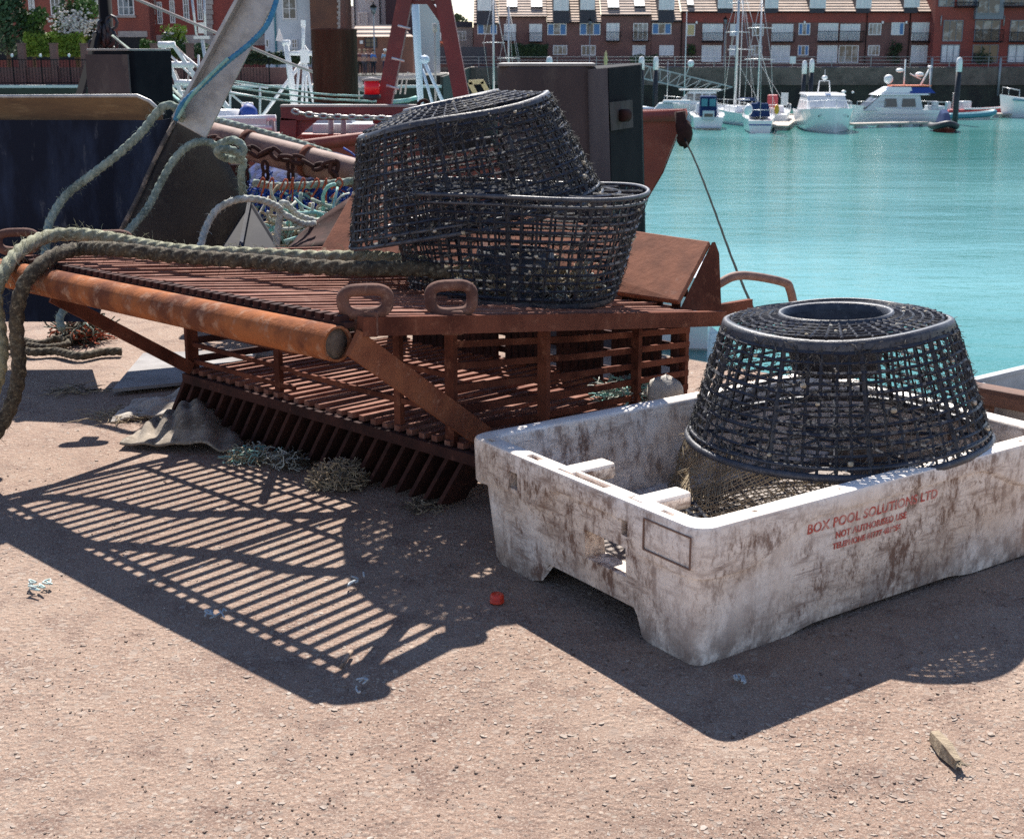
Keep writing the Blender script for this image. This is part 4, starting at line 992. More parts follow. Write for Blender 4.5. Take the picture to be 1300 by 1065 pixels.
def tile_mat():
    m = mat('roof_tiles', (.47,.37,.31), .9, c2=(.39,.305,.255), scale=.7); t = m.node_tree; N = t.nodes; L = t.links
    tc = N.new('ShaderNodeTexCoord'); wv = N.new('ShaderNodeTexWave'); wv.wave_type = 'BANDS'; wv.bands_direction = 'Z'; wv.inputs['Scale'].default_value = .95
    L.new(tc.outputs['Object'], wv.inputs['Vector']); bp = N.new('ShaderNodeBump'); bp.inputs['Strength'].default_value = 1; bp.inputs['Distance'].default_value = .12
    L.new(wv.outputs[0], bp.inputs['Height']); L.new(bp.outputs[0], N['Principled BSDF'].inputs['Normal'])
    mx = N.new('ShaderNodeMix'); mx.data_type = 'RGBA'; mx.blend_type = 'MULTIPLY'; mx.inputs[7].default_value = (.74,.70,.68,1)
    r = N.new('ShaderNodeMapRange'); r.inputs[1].default_value = .25; r.inputs[2].default_value = .05; L.new(wv.outputs[0], r.inputs[0]); L.new(r.outputs[0], mx.inputs[0])
    src = N['Principled BSDF'].inputs['Base Color'].links[0].from_socket; L.new(src, mx.inputs[6]); L.new(mx.outputs[2], N['Principled BSDF'].inputs['Base Color'])
    return m
M['tiles'] = tile_mat()
# ------------------------------------------------------------------ far quays
qm = mat('far_wall', (.19,.155,.135), .95, spec=.1, c2=(.12,.10,.088), scale=.5, c3=(.05,.05,.045), scale3=2.5)
wl = mat('far_wall_low', (.028,.026,.024), .9, c2=(.05,.055,.04), scale=.4)
def Zq(v, D): return at(650, v, D).z
DR, DL = 160.0, 95.0
def xat(u, D): return at(u, 80, D).x
fq = MB(); fq.add([(-260,DL,-.95),(xat(560,DL),DL,-.95),(xat(560,DL),300,-.95),(-260,300,-.95)],[(0,1,2,3)])
fq.add([(xat(560,DL),DR,-.36),(260,DR,-.36),(260,300,-.36),(xat(560,DL),300,-.36)],[(0,1,2,3)])
tag(fq.build('far_quay', mat('paving', (.46,.42,.38), .9, c2=(.38,.35,.32), scale=.5)), 'paved far quay across the harbour', kind='structure')
def slab(name, u0, u1, D, z0, z1, m, th=.4): b = MB(); b.box2((xat(u0,D),D,z0),(xat(u1,D),D+th,z1)); return b.build(name, m)
o = slab('harbour_wall', 555, 2200, DR, ZW-1, -2.4, wl); o = tag(o, 'dark weedy harbour wall under the far promenade', 'wall')
b = MB(); b.box2((xat(555,DR),DR-.18,-2.4),(xat(2200,DR),DR+.4,-.38)); b.build('concrete_capping', qm, o)
o = slab('harbour_wall', -1200, 560, DL, ZW-1, -1.12, wl); tag(o, 'dark harbour wall below the old red brick houses', 'wall')
b = MB(); b.box2((xat(-1200,DL),DL-.12,-1.12),(xat(560,DL),DL+.4,-.94)); b.build('white_edge', mat('white_edge', (.6,.6,.58), .8), o)
o = MB(); o.box2((xat(558,DL),DL+.4,ZW-1),(xat(562,DL),DR,-.38)); tag(o.build('harbour_wall', wl), 'short return wall between the two far quays', 'wall')
o = MB(); o.box2((xat(425,DL),DL+1.5,-1.2),(xat(560,DL)-.1,DL+12,-.30)); tag(o.build('raised_pavement', wl), 'raised pavement where the people stand', kind='structure')
# ------------------------------------------------------------------ facade helpers
def rect(b, u0, v0, u1, v1, D, th=.15, back=0.0):
    p, q = at(u0, v0, D), at(u1, v1, D); b.box2((p.x, D-back-th, q.z), (q.x, D-back, p.z)); return b
def window(par, u0, v0, u1, v1, D, mull=2, cross=0, glass='glass', frame='white', fr=.09, name='window', cur=None):
    p, q = at(u0, v0, D), at(u1, v1, D); x0, x1, z0, z1 = p.x, q.x, q.z, p.z; b = MB(); y0, y1 = D-.10, D+.02
    b.box2((x0,y0,z0),(x0+fr,y1,z1)); b.box2((x1-fr,y0,z0),(x1,y1,z1)); b.box2((x0+fr,y0,z0),(x1-fr,y1,z0+fr)); b.box2((x0+fr,y0,z1-fr),(x1-fr,y1,z1))
    for k in range(1, mull): x = x0+(x1-x0)*k/mull; b.box2((x-fr*.4,y0+.01,z0+fr),(x+fr*.4,y1,z1-fr))
    for k in range(1, cross+1): z = z0+(z1-z0)*k/(cross+1); b.box2((x0+fr,y0+.02,z-fr*.3),(x1-fr,y1,z+fr*.3))
    w_ = b.build(name, M[frame], par); w_.matrix_parent_inverse = par.matrix_world.inverted() if False else Matrix.Translation(-par.location)
    g_ = MB(); g_.box2((x0+fr*.5,D-.05,z0+fr*.5),(x1-fr*.5,D+.01,z1-fr*.5)); g_.build('pane', M[glass], w_)
    if cur:
        side, m = cur; w2 = (x1-x0)*.28
        for s_ in side: c_ = MB(); c_.box2(((x0+fr*.8) if s_ == 'l' else x1-fr*.8-w2, D-.07, z0+fr), ((x0+fr*.8+w2) if s_ == 'l' else x1-fr*.8, D-.055, z1-fr)); c_.build('curtain', M[m], w_)
    return w_
def hp_(mb, name, m, par):
    o = mb.build(name, M[m] if isinstance(m, str) else m, par); o.matrix_parent_inverse = Matrix.Translation(-par.location); return o
def house(name, u0, u1, D, label, cat='house', group=None, z=0.0):
    p = at((u0+u1)/2, 85, D); e = empty(name, (p.x, D, z)); tag(e, label, cat, group); return e
def balcony(par, u0, v0, u1, v1, D, name='balcony', glassy=False):
    p, q = at(u0, v0, D), at(u1, v1, D); b = MB(); d = .9; x0, x1, z0, z1 = p.x, q.x, q.z, p.z
    b.box2((x0,D-d,z0-.12),(x1,D-.12,z0)); b.box2((x0,D-d,z1-.06),(x1,D-d+.06,z1))
    n_ = max(4, int((x1-x0)/.16))
    for k in range(n_+1): x = x0+(x1-x0)*k/n_; b.box2((x-.016,D-d+.01,z0),(x+.016,D-d+.045,z1-.06))
    for x in (x0, x1): b.box2((x-.03,D-d,z1-.06),(x+.03,D-.12,z1)); b.box2((x-.03,D-d,z0),(x+.03,D-d+.06,z1-.06))
    return hp_(b, name, 'black_iron', par)
DH = 167.0
def roof_slope(b, u0, u1, v1, D, rise=9.0, v0=None):
    """a tiled slope rising away from the eave at pixel row v1"""
    p, q = at(u0, v1, D), at(u1, v1, D); z = p.z
    b.prism([Vector((p.x, D-.35, z)), Vector((q.x, D-.35, z)), Vector((q.x, D+rise*1.54, z+rise)), Vector((p.x, D+rise*1.54, z+rise))], (0,.12,-.12))
    return b
def terrace(name, u0, u1, label, eave, dormers, wins, walls='brick', band=None, skylights=(), balc=(), low=83):
    h = house(name, u0, u1, DH, label, 'house', 'brick terrace houses facing the marina')
    b = MB(); p, q = at(u0, eave, DH), at(u1, eave, DH); b.box2((p.x, DH, -.5), (q.x, DH+9, p.z)); hp_(b, 'wall', walls, h)
    if band: b = MB(); rect(b, u0+.2, band[0], u1-.2, band[1], DH, .06); hp_(b, 'brick_band', 'brick_red', h)
    b = MB(); roof_slope(b, u0, u1, eave, DH, 8.5); hp_(b, 'roof', 'tiles', h)
    b = MB(); p, q = at(u0, eave, DH), at(u1, eave, DH); b.box2((p.x, DH-.5, p.z-.16), (q.x, DH-.36, p.z-.02)); hp_(b, 'gutter', 'black_iron', h)
    for (a0, a1, t1, glass) in dormers:        # box dormers standing on the eave
        b = MB(); p, q = at(a0-1.2, eave+2, DH-.5), at(a1+1.2, -40, DH-.5); b.box2((p.x, DH-.55, p.z), (q.x, DH+14, q.z)); dm = hp_(b, 'dormer', 'slate', h)
        w_ = window(h, a0, -14, a1, t1, DH-.56, 2, 0, glass, name='dormer_window')
    for (a0, b0, a1, b1, kind) in wins:
        kw = dict(mull=2)
        if kind == 'fr': kw = dict(mull=3, glass='curtain')
        if kind == 'bl': kw = dict(mull=3, glass='glass', cur=('lr','curtain_blue'))
        if kind == 'br': kw = dict(mull=2, glass='curtain', cur=('r','curtain_blue'))
        if kind == 'rd': kw = dict(mull=3, glass='curtain')
        if kind == 'dk': kw = dict(mull=3, glass='glass', frame='white')
        if kind == 'ye': kw = dict(mull=1, glass='cream')
        window(h, a0, b0, a1, b1, DH, **kw)
    for (a0, b0, a1, b1) in skylights:
        p, q = at(a0, b0, DH), at(a1, b1, DH); ze = at(650, eave, DH).z; b = MB()
        def rp(x, z): return Vector((x, DH-.35+(z-ze)*1.54-.08, z+.05))
        b.prism([rp(p.x,q.z), rp(q.x,q.z), rp(q.x,p.z), rp(p.x,p.z)], (0,-.06,.10)); sk = hp_(b, 'skylight', 'slate', h)
        b = MB(); mz = (p.z+q.z)/2; b.prism([rp(p.x+.06,q.z+.05)+Vector((0,-.08,.11)), rp(q.x-.06,q.z+.05)+Vector((0,-.08,.11)), rp(q.x-.06,p.z-.05)+Vector((0,-.08,.11)), rp(p.x+.06,p.z-.05)+Vector((0,-.08,.11))], (0,-.03,.02)); g_ = b.build('pane', M['white'], sk)
    for x in balc: balcony(h, *x, DH)
    return h
terrace('terrace_house', 601, 633, 'narrow brown brick house at the left end of the terrace', 30, [(606,624,14,'curtain')], [(606,631,31,44,'bl')] and [(606,31,631,44,'bl')])
terrace('terrace_house', 633.3, 694, 'brown brick house with two open skylights above a dark hedge', 21, [], [(640,31,655,52,'fr'),(672,31,688,53,'fr')], skylights=((643,1,657,11),(674,1,689,11)), balc=((640,42,655,52),(672,42,688,53)))
terrace('terrace_house', 694.3, 763, 'brown brick house with paired blue curtained windows in the terrace', 28, [(703,722,14,'curtain'),(737,755,13,'curtain')], [(695,30.5,719,45,'bl'),(736,30,762,45,'bl'),(702,58,720,70,'dk'),(738,58,756,71,'dk')])
terrace('terrace_house', 763.3, 827, 'brown brick house with an open balcony door and red curtained window', 19, [], [(770,30,786,52,'fr'),(804,30,822,52,'dk'),(803,58,819,71,'rd')], skylights=((772,1,787,12),(806,1,820,10)), balc=((769,41,787,52),(803,41,823,52)))
terrace('terrace_house', 827.3, 865, 'brown brick house with a single dormer beside the red banded block', 27, [(837,856,13,'curtain')], [(828,30,852,44,'bl'),(837,58,855,71,'fr')])
hB = terrace('terrace_block', 865.3, 1188, 'long brick block with a red band, white dormers and small balconies', 15, [(912,930,11,'curtain'),(972,988,11,'curtain'),(1029,1048,11,'curtain'),(1088,1106,11,'curtain'),(1149,1167,10,'curtain')],
 [(872,31,882,46,'ye'),(892,31,917,52,'fr'),(891,58,915,79,'fr'),(927,31,937,46,'br'),(926,58,937,71,'br'),(955,31,969,46,'dk'),(954,58,967,71,'dk'),(980,31,1006,53,'fr'),(979,58,1002,80,'fr'),
  (1014,30,1028,45,'bl'),(1013,58,1026,71,'bl'),(1039,30,1063,52,'fr'),(1067,31,1091,52,'fr'),(1038,58,1062,80,'fr'),(1065,58,1089,80,'dk'),(1103,30,1118,45,'dk'),(1102,58,1116,71,'dk'),(1132,29,1147,45,'br'),(1158,29,1183,52,'fr'),(1157,58,1180,80,'fr')],
 band=(15.5,29), skylights=((873,1,882,9),), balc=((891,42,918,53),(979,42,1007,53),(1038,40,1094,53),(1157,42,1184,53)))
for u in (866, 1101, 1156): b = MB(); p = at(u, 15, DH); b.tube([(p.x,DH-.15,p.z),(p.x,DH-.15,0)], .06, 6); hp_(b, 'downpipe', 'black_iron', hB)
for u in (884, 921, 1021, 1120, 1150): b = MB(); p = at(u, 29, DH); b.box((p.x,DH-.2,p.z),(.2,.25,.3)); hp_(b, 'wall_lamp', 'white', hB)
# red modern flats at the right
h = house('apartment_building', 1190, 1420, 165, 'bright red brick modern flats with grey window bays at the right edge', 'flats')
b = MB(); p, q = at(1188.5,0,165), at(1460,0,165); b.box2((p.x,165,-.5),(q.x,178,12)); hp_(b, 'wall', 'brick_red', h)
M['bay_grey'] = mat('bay_grey', (.17,.19,.23), .5)
for (u0,v0,u1,v1) in ((1240,-30,1271,25),): b = MB(); rect(b,u0,v0,u1,v1,165,.7); hp_(b,'window_bay','bay_grey',h); window(h,u0+2,-20,u1-2,18,164.28,2,0,'glass','bay_grey',name='bay_window')
for (u0,v0,u1,v1,g_) in ((1193,-20,1211,9,'glass'),(1217,-20,1238,8,'glass'),(1272,-20,1310,8,'glass'),(1198,26,1221,53,'glass'),(1195,57,1217,80,'curtain'),(1238,26,1268,53,'glass'),(1235,57,1266,80,'glass_dark'),(1283,26,1312,53,'glass'),(1280,57,1310,80,'curtain')):
    window(h,u0,v0,u1,v1,165,3 if u1-u0 > 20 else 2,0,g_,'bay_grey')
for a in ((1211,3,1239,9),(1236,38,1270,53),(1281,41,1320,53),(1272,4,1315,9)): balcony(h,*a,165)
for (u, v) in ((1195.5,20),(1275.5,20)): b = MB(); p = at(u,v,164.8); b.tube([(p.x,164.85,p.z),(p.x,164.85,p.z-1.2)],.07,6); hp_(b,'wall_light','metal',h)
# ------------------------------------------------------------------ far promenade railings, lamps, hedges
def railing(u0, u1, D, z0, v_top, label, step=1.9, n=3, h=1.15):
    x0, x1 = xat(u0,D), xat(u1,D); r = empty('railing', ((x0+x1)/2,D,z0)); tag(r, label, 'railing'); b = MB()
    for k in range(n): z = z0+h*(k+1)/n; b.tube([(x0,D,z),(x1,D,z)], .03, 6)
    hp_(b, 'rails', 'metal', r); k = x0
    while k < x1: b = MB(); b.bar((k,D,z0),(k,D,z0+h),.06,.06); hp_(b, 'railing_post', 'metal', r); k += step*2.4
    return r
railing(558, 1340, DR+.1, -.36, 74, 'grey tubular railing along the far promenade')
def lamp(name, u, v, D, z0, label, arm=False):
    p = at(u, v, D); r = empty(name, (p.x,D,z0)); tag(r, label, 'lamp', None); h_ = p.z-z0
    b = MB(); b.tube([(0,0,0),(0,0,.5),(0,0,h_-.5)],[.09,.06,.045],8); b.build('lamp_post',M['metal'],r)
    b = MB(); b.lathe([(.06,h_-.5),(.14,h_-.45),(.24,h_-.02),(.0001,h_+.02)],8); b.build('lantern',M['glass'],r)
    b = MB(); b.lathe([(.30,h_-.0),(.17,h_+.18),(.05,h_+.25),(.03,h_+.42),(.0001,h_+.44)],8); b.build('lamp_cap',M['black_iron'],r); return r
lamp('street_lamp', 749, 27, 163, -.36, 'street lamp with lantern before the paired blue windows')
lamp('street_lamp', 921, 25, 163, -.36, 'street lamp beside the yacht mast on the promenade')
lamp('street_lamp', 474, 10, 104, -.95, 'black lantern street lamp above the group of people')
def flagpole(u, v, D, z0, label, r=.06):
    p = at(u, v, D); b = MB(); b.tube([(p.x,D,z0),(p.x,D,p.z)],[r,r*.6],8); return tag(b.build('white_pole',M['white']),label,'pole')
flagpole(872, 15, 150, ZW, 'slim white pole standing beside the gangway')
for u, v, lab in ((877,81,'round white lamp globe on a bent bracket by the gangway'),):
    p = at(u,v,150); b = MB(); b.blob((p.x,150,p.z),(.36,.36,.38),10,8,0); b.tube([(p.x,150,p.z),(p.x-.6,150,p.z-1.5)],.03,6); tag(b.build('globe_lamp',M['pile_white']),lab,'lamp')
def foliage(b, c, rad, n, size, rr, hole=.0):
    c = Vector(c); lobes = [(Vector((rr.uniform(-.6,.6),rr.uniform(-.5,.5),rr.uniform(-.6,.7))), rr.uniform(.38,.62)) for _ in range(9)]
    for i in range(n):
        l, lr = rr.choice(lobes); d = Vector((rr.gauss(0,1),rr.gauss(0,1),rr.gauss(0,1))).normalized()*(rr.random()**.35)*lr
        q = l+d; p = c+Vector((q.x*rad[0],q.y*rad[1],q.z*rad[2])); s_ = size*rr.uniform(.6,1.4)
        a = Vector((rr.uniform(-1,1),rr.uniform(-1,1),rr.uniform(-1,1))).normalized(); e = a.orthogonal().normalized(); f_ = a.cross(e)
        b.add([p-e*s_, p+f_*s_*.55, p+e*s_, p-f_*s_*.55], [(0,1,2,3)])
def bush(name, u0, v0, u1, v1, D, mats, label, cat='bush', n=900, size=.16, zb=None, seed=1, trunk=True):
    rr = random.Random(seed); p, q = at(u0,v0,D), at(u1,v1,D); c = (p+q)/2; rad = (abs(q.x-p.x)/2*1.15, abs(q.x-p.x)/2*.8, abs(p.z-q.z)/2*1.15)
    zb = q.z if zb is None else zb; r = empty(name,(c.x,D,zb)); tag(r,label,cat); iv = Matrix.Translation(-r.location)
    for m, fr in mats: b = MB(); foliage(b, c, rad, int(n*fr), size, rr); o = b.build('crown' if cat == 'tree' else 'foliage', M[m], r); o.matrix_parent_inverse = iv
    b = MB()
    for k in range(4): e = c+Vector((rr.uniform(-.5,.5)*rad[0],0,rr.uniform(0,.4)*rad[2])); b.tube([(c.x+rr.uniform(-.1,.1),D,zb),tuple(c.lerp(e,.4)-Vector((0,0,rad[2]*.4))),tuple(e)],[.10,.07,.03],6)
    o = b.build('trunk', M['bark'], r); o.matrix_parent_inverse = iv; return r
def hedge(u0, v0, u1, v1, D, m, label, n=1500, size=.12, dep=1.2, seed=1):
    rr = random.Random(seed); p, q = at(u0,v0,D), at(u1,v1,D); b = MB(); b.box2((p.x+.15,D+.1,q.z),(q.x-.15,D+dep,p.z-.2))
    for i in range(n):
        x = rr.uniform(p.x,q.x); t = rr.random(); c = Vector((x, D+rr.uniform(-.1,dep) if t > .6 else D+rr.uniform(-.15,.15), p.z+rr.uniform(-.25,.16)+.1*math.sin(x*3) if t > .6 else rr.uniform(q.z,p.z)))
        a = Vector((rr.uniform(-1,1),rr.uniform(-1,1),rr.uniform(-1,1))).normalized(); e = a.orthogonal().normalized(); f_ = a.cross(e); s_ = size*rr.uniform(.6,1.4)
        b.add([c-e*s_,c+f_*s_*.6,c+e*s_,c-f_*s_*.6],[(0,1,2,3)])
    return tag(b.build('hedge',M[m]),label,'hedge')
hedge(648,58,696,74,164,'leaf_dark','dark clipped hedge in front of the open skylight house',seed=3)
hedge(800,72,835,80,163,'leaf_blue','low pale green planting by the white capped piles',n=500,seed=4)
bush('climbing_shrub',1128,56,1145,80,DH-.5,[('leaf_dark',1)],'dark shrub growing against the brick block','bush',500,.13,seed=5)
bush('climbing_shrub',873,57,884,74,DH-.5,[('leaf_dark',.8),('leaf',.2)],'small dark shrub below the yellow window','bush',260,.13,seed=6)
bush('climbing_shrub',1240,62,1262,82,163,[('leaf_dark',1)],'dark shrub before the red modern flats','bush',400,.13,seed=8)
# ------------------------------------------------------------------ left: Georgian houses behind hedges and a fence
DG = 116
def qwin(par, u0, v0, u1, v1, D, cross=3, mull=3): return window(par, u0, v0, u1, v1, D, mull, cross, 'glass', 'white', .07)
h = house('georgian_house', 0, 188, DG, 'old red brick house with sash windows behind the flowering bush', 'house', z=-.95)
b = MB(); p, q = at(-160,0,DG), at(188,0,DG); b.box2((p.x,DG,-1),(q.x,DG+10,9)); hp_(b,'wall','brick_old',h)
b = MB(); rect(b,150,40,187.5,47.5,DG,.12); hp_(b,'string_course','stone',h)
b = MB(); rect(b,-150,47.6,187.5,76,DG,.03); hp_(b,'basement_wall','dark',h)
for w_ in ((34,-26,45,18),(62,-24,82,20),(100,-22,125,10),(148,-22,171,20)): qwin(h,*w_,DG)
for w_ in ((33,19,47,21),(61,21,84,23),(146,20.5,173,23)): b = MB(); rect(b,*w_,DG,.25); hp_(b,'sill','stone',h)
h = house('georgian_house', 188, 345, DG+2, 'red brick house with narrow sash windows and stone quoins', 'house', z=-.95)
b = MB(); p, q = at(188,0,DG+2), at(352,0,DG+2); b.box2((p.x,DG+2,-1),(q.x,DG+12,9)); hp_(b,'wall','brick_red',h)
for w_ in ((199,3,207,31),(215,1,223,30),(232,-4,241,27),(250,-4,258,26)): qwin(h,*w_,DG+2,2,2)
for u0, u1 in ((188,197),(260,270)):
    b = MB()
    for k in range(9): v0 = -6+6.4*k; rect(b,u0-(1 if k % 2 else 0),v0,u1+(1 if k % 2 else 0),v0+5.8,DG+2,.14)
    hp_(b,'quoin_stones','stone',h)
b = MB(); rect(b,197,45,345,58,DG+2,.10); hp_(b,'plinth','stone',h)
h = house('white_house', 325, 398, DG-2, 'pale blue white rendered house with a sash window', 'house', z=-.95)
b = MB(); p, q = at(334,0,DG-2), at(393,0,DG-2); b.box2((p.x,DG-2,-1),(q.x,DG+6,10)); hp_(b,'wall','render',h)
window(h,358,-2,377,25,DG-2,2,1,'glass','white',.09); window(h,370,50,378,62,DG-2,2,1); window(h,325+12,50,325+17,61,DG-2,1,0,'leaf_dark')
b = MB(); p = at(348,0,DG-2.1); b.tube([(p.x,DG-2.1,9),(p.x,DG-2.1,-1)],.08,6); hp_(b,'downpipe','teal_stripe',h)
h = house('brick_house', 393, 433, DG-4, 'plain brown brick gable wall behind the mooring pile', 'house', z=-.95)
b = MB(); p, q = at(393.3,0,DG-4), at(431,0,DG-4); b.box2((p.x,DG-4,-1),(q.x,DG+4,10)); hp_(b,'wall',mat('brick_tan',(.16,.075,.05),.9,c2=(.12,.06,.045),scale=.7),h)
b = MB()
for k in range(14): rect(b,429.5-(1.5 if k % 2 else 0),-10+3.5*k,432,-10+3.5*k+3.2,DG-4,.1)
hp_(b,'quoin_stones','stone',h)
h = house('rendered_house', 447, 493, DG+8, 'pale rendered house with a grey shuttered window behind the lamp', 'house', z=-.95)
b = MB(); p, q = at(448,0,DG+8), at(489,0,DG+8); b.box2((p.x,DG+8,-1),(q.x,DG+16,9.5)); hp_(b,'wall','render',h)
window(h,455,16,467,32,DG+8,1,0,'gel_grey'); window(h,463,-14,475,2,DG+8,2,1)
for u in (450,482): b = MB(); p = at(u,0,DG+7.9); b.tube([(p.x,DG+7.9,9),(p.x,DG+7.9,-1)],.07,6); hp_(b,'downpipe','slate',h)
h = house('garden_wall_house', 432, 448, DG+14, 'pale stone wall in the gap beside the brown gable', 'house', z=-.95)
b = MB(); p, q = at(431,8,DG+14), at(449,8,DG+14); b.box2((p.x,DG+14,-1),(q.x,DG+20,p.z)); hp_(b,'wall','stone',h)
h = house('low_house', 447, 524, DG-6, 'low brick building with a pale pitched roof behind the people', 'house', z=-.95)
b = MB(); p, q = at(446,47,DG-6), at(524,62,DG-6); b.box2((p.x,DG-6,-1),(q.x,DG+1,p.z)); hp_(b,'wall',mat('brick_light',(.26,.12,.085),.9,c2=(.2,.095,.07),scale=.6),h)
b = MB(); z = p.z; b.prism([Vector((p.x-.1,DG-6.3,z)),Vector((q.x+.1,DG-6.3,z)),Vector((q.x-1.2,DG-4.2,z+.95)),Vector((p.x+.2,DG-4.2,z+.95))],(0,.1,-.05)); hp_(b,'roof','tiles',h)
window(h,463,48.5,479,61,DG-6,2,1,'glass_dark','slate'); b = MB(); q = at(459,54,DG-6); b.box((q.x,DG-6.1,q.z),(.25,.15,.25)); hp_(b,'wall_lamp','white',h)
h = house('dark_brick_house', 489, 523, DG+4, 'dark purple brick building behind the red gantry leg', 'house', z=-.95)
b = MB(); p, q = at(489.5,0,DG+4), at(523,0,DG+4); b.box2((p.x,DG+4,-1),(q.x,DG+12,9)); hp_(b,'wall',mat('brick_purple',(.075,.04,.05),.9),h)
h = house('grey_shed', 523, 557, DG+5, 'big pale grey shed wall between the red gantry legs', 'shed', z=-.95)
b = MB(); p, q = at(523.3,0,DG+5), at(551,0,DG+5); pts = [Vector((p.x,DG+5,-1)),Vector((q.x,DG+5,-1)),Vector((q.x,DG+5,at(551,9,DG+5).z)),Vector((at(541,-6,DG+5).x,DG+5,at(541,-6,DG+5).z)),Vector((p.x,DG+5,10))]; b.prism(pts,(0,9,0)); hp_(b,'wall','gel_grey',h)
h = house('small_white_house', 551, 600, 170, 'low white building with a dark flat roof left of the terrace', 'house')
b = MB(); p, q = at(551,35,170), at(600,35,170); b.box2((p.x,170,-1),(q.x,176,p.z)); hp_(b,'wall','stone',h)
b = MB(); rect(b,545,28,600,35,170,.5); hp_(b,'roof','slate',h); window(h,578,40,592,52,170,3,1); 
h = house('brick_cottage', 551, 572, 164, 'small brown brick cottage with a white window beside the gantry', 'house')
b = MB(); p, q = at(549,32,164), at(572,32,164); b.box2((p.x,164,-1),(q.x,168,p.z)); hp_(b,'wall','brick',h); window(h,553,42,560,52,164,2,1)
b = MB(); rect(b,551,53,575,55.5,164,.4); hp_(b,'canopy','orange',h)
o = MB(); rect(o,545,60,618,81,161.5,.2); tag(o.build('hoarding',M['slate']),'long dark hoarding wall behind the right gantry leg','hoarding')
bush('far_tree',572,18,592,30,185,[('leaf_blue',1)],'pale green tree top in the gap beside the gantry','tree',500,.2,zb=0,seed=12)
# boundary wall, iron fence and planting
h = empty('boundary_wall',(xat(50,DL+2),DL+2,-.95)); tag(h,'low brick boundary wall with pillars below the green hedge','wall')
b = MB(); p = at(-150,86,DL+2); q = at(395,86,DL+2); b.box2((p.x,DL+2,-.95),(q.x,DL+2.3,at(0,86,DL+2).z)); hp_(b,'wall','brick',h)
for u in (26,67,106,195,240): b = MB(); p = at(u,57,DL+1.9); b.box2((p.x-.22,DL+1.8,-.95),(p.x+.22,DL+2.3,p.z)); b.box2((p.x-.27,DL+1.75,p.z),(p.x+.27,DL+2.35,p.z+.1)); hp_(b,'pillar','brick',h)
h = empty('iron_fence',(xat(50,DL+.8),DL+.8,-.95)); tag(h,'black iron railing with white tipped spikes along the quay edge','fence'); b = MB(); tp_ = MB(); x = xat(-20,DL+.8); i = 0
zt_ = at(0,74,DL+.8).z
while x < xat(345,DL+.8):
    b.bar((x,DL+.8,-.95),(x,DL+.8,zt_-.06),.028,.028)
    if i % 9 == 0: b.bar((x,DL+.8,-.95),(x,DL+.8,zt_+.1),.08,.08); tp_.blob((x,DL+.8,zt_+.17),(.10,.10,.13),7,5,0)
    x += .22; i += 1
for z in (zt_-.12,-.8): b.bar((xat(-20,DL+.8),DL+.8,z),(xat(345,DL+.8),DL+.8,z),.04,.05)
hp_(b,'bars','black_iron',h); hp_(tp_,'finials','pile_white',h)
hedge(30,46,105,72,DL+4,'leaf_lime','sunlit yellow green hedge above the brick pillars',n=2600,size=.13,dep=1.6,seed=21)
hedge(178,55,226,72,DL+4,'leaf','bright green hedge under the narrow windows',n=1500,size=.13,seed=22)
hedge(226,60,262,74,DL+4,'leaf_blue','grey green hedge beside the bright one',n=900,size=.12,seed=23)
hedge(262,68,395,82,DL+4.5,'leaf_dark','long dark hedge below the white house',n=1700,size=.13,seed=24)
bush('broad_shrub',-24,-30,34,62,DL+5,[('leaf_blue',.6),('leaf_dark',.4)],'tall dark bluish shrub at the left edge','bush',2600,.17,zb=-.9,seed=25)
bush('broad_shrub',20,14,60,52,DL+5.5,[('leaf',.7),('leaf_dark',.3)],'rounded mid green shrub beside the left edge shrub','bush',1500,.15,zb=-.9,seed=26)
bush('flowering_shrub',62,4,130,60,DL+6,[('leaf',.55),('leaf_dark',.45)],'big green shrub covered with white blossom','bush',2300,.16,zb=-.9,seed=27)
rr = random.Random(5); b = MB()
for i in range(420):
    c = at(rr.gauss(95,12), rr.gauss(32,8), DL+4.6); s_ = rr.uniform(.06,.14); b.blob(c+Vector((0,rr.uniform(-.3,.6),0)),(s_,s_,s_*.8),5,3,.3,rr)
o = b.build('blossom',M['blossom'],bpy.data.objects['flowering_shrub']); o.matrix_parent_inverse = Matrix.Translation(-bpy.data.objects['flowering_shrub'].location); tag(o,kind='stuff')
bush('garden_shrub',205,36,238,62,DL+5,[('leaf',.5),('blossom',.12),('leaf_lime',.38)],'wispy pale shrub before the narrow windows','bush',900,.13,zb=-.9,seed=28)
# ================================================================== boats
M['cable'] = mat('dark_cable', (.02,.022,.022), .95, spec=.02)
def hull(L, Bm, hb, hs, draft=.5, rake=.16, n=13, deck=.12, flare=.82, trans=.85):
    """closed hull, bow towards +x, water at z = 0"""
    b = MB(); rings = []
    for i in range(n+1):
        t = i/n; x = -L/2+L*t; w = Bm/2*(trans+(1-trans)*math.sin(min(1,t*1.7)*PI/2)) if t < .55 else Bm/2*max(.015, 1-((t-.55)/.45)**2.3)
        g = hs+(hb-hs)*t**1.8; fl = flare if t < .6 else flare*(1-.55*(t-.6)/.4)
        xo = 0 if t < .6 else -rake*L*((t-.6)/.4)**2
        rings.append([Vector((x+xo*.8, 0, -draft)), Vector((x+xo*.75, w*fl*.75, -draft*.55)), Vector((x+xo*.55, w*fl, .05)), Vector((x+xo*.2, w*(fl+1)/2, g*.5)), Vector((x, w, g)), Vector((x, w*.93, g)), Vector((x, w*.92, g-deck)),
                      Vector((x, -w*.92, g-deck)), Vector((x, -w*.93, g)), Vector((x, -w, g)), Vector((x+xo*.2, -w*(fl+1)/2, g*.5)), Vector((x+xo*.55, -w*fl, .05)), Vector((x+xo*.75, -w*fl*.75, -draft*.55))])
    b.loft(rings); return b
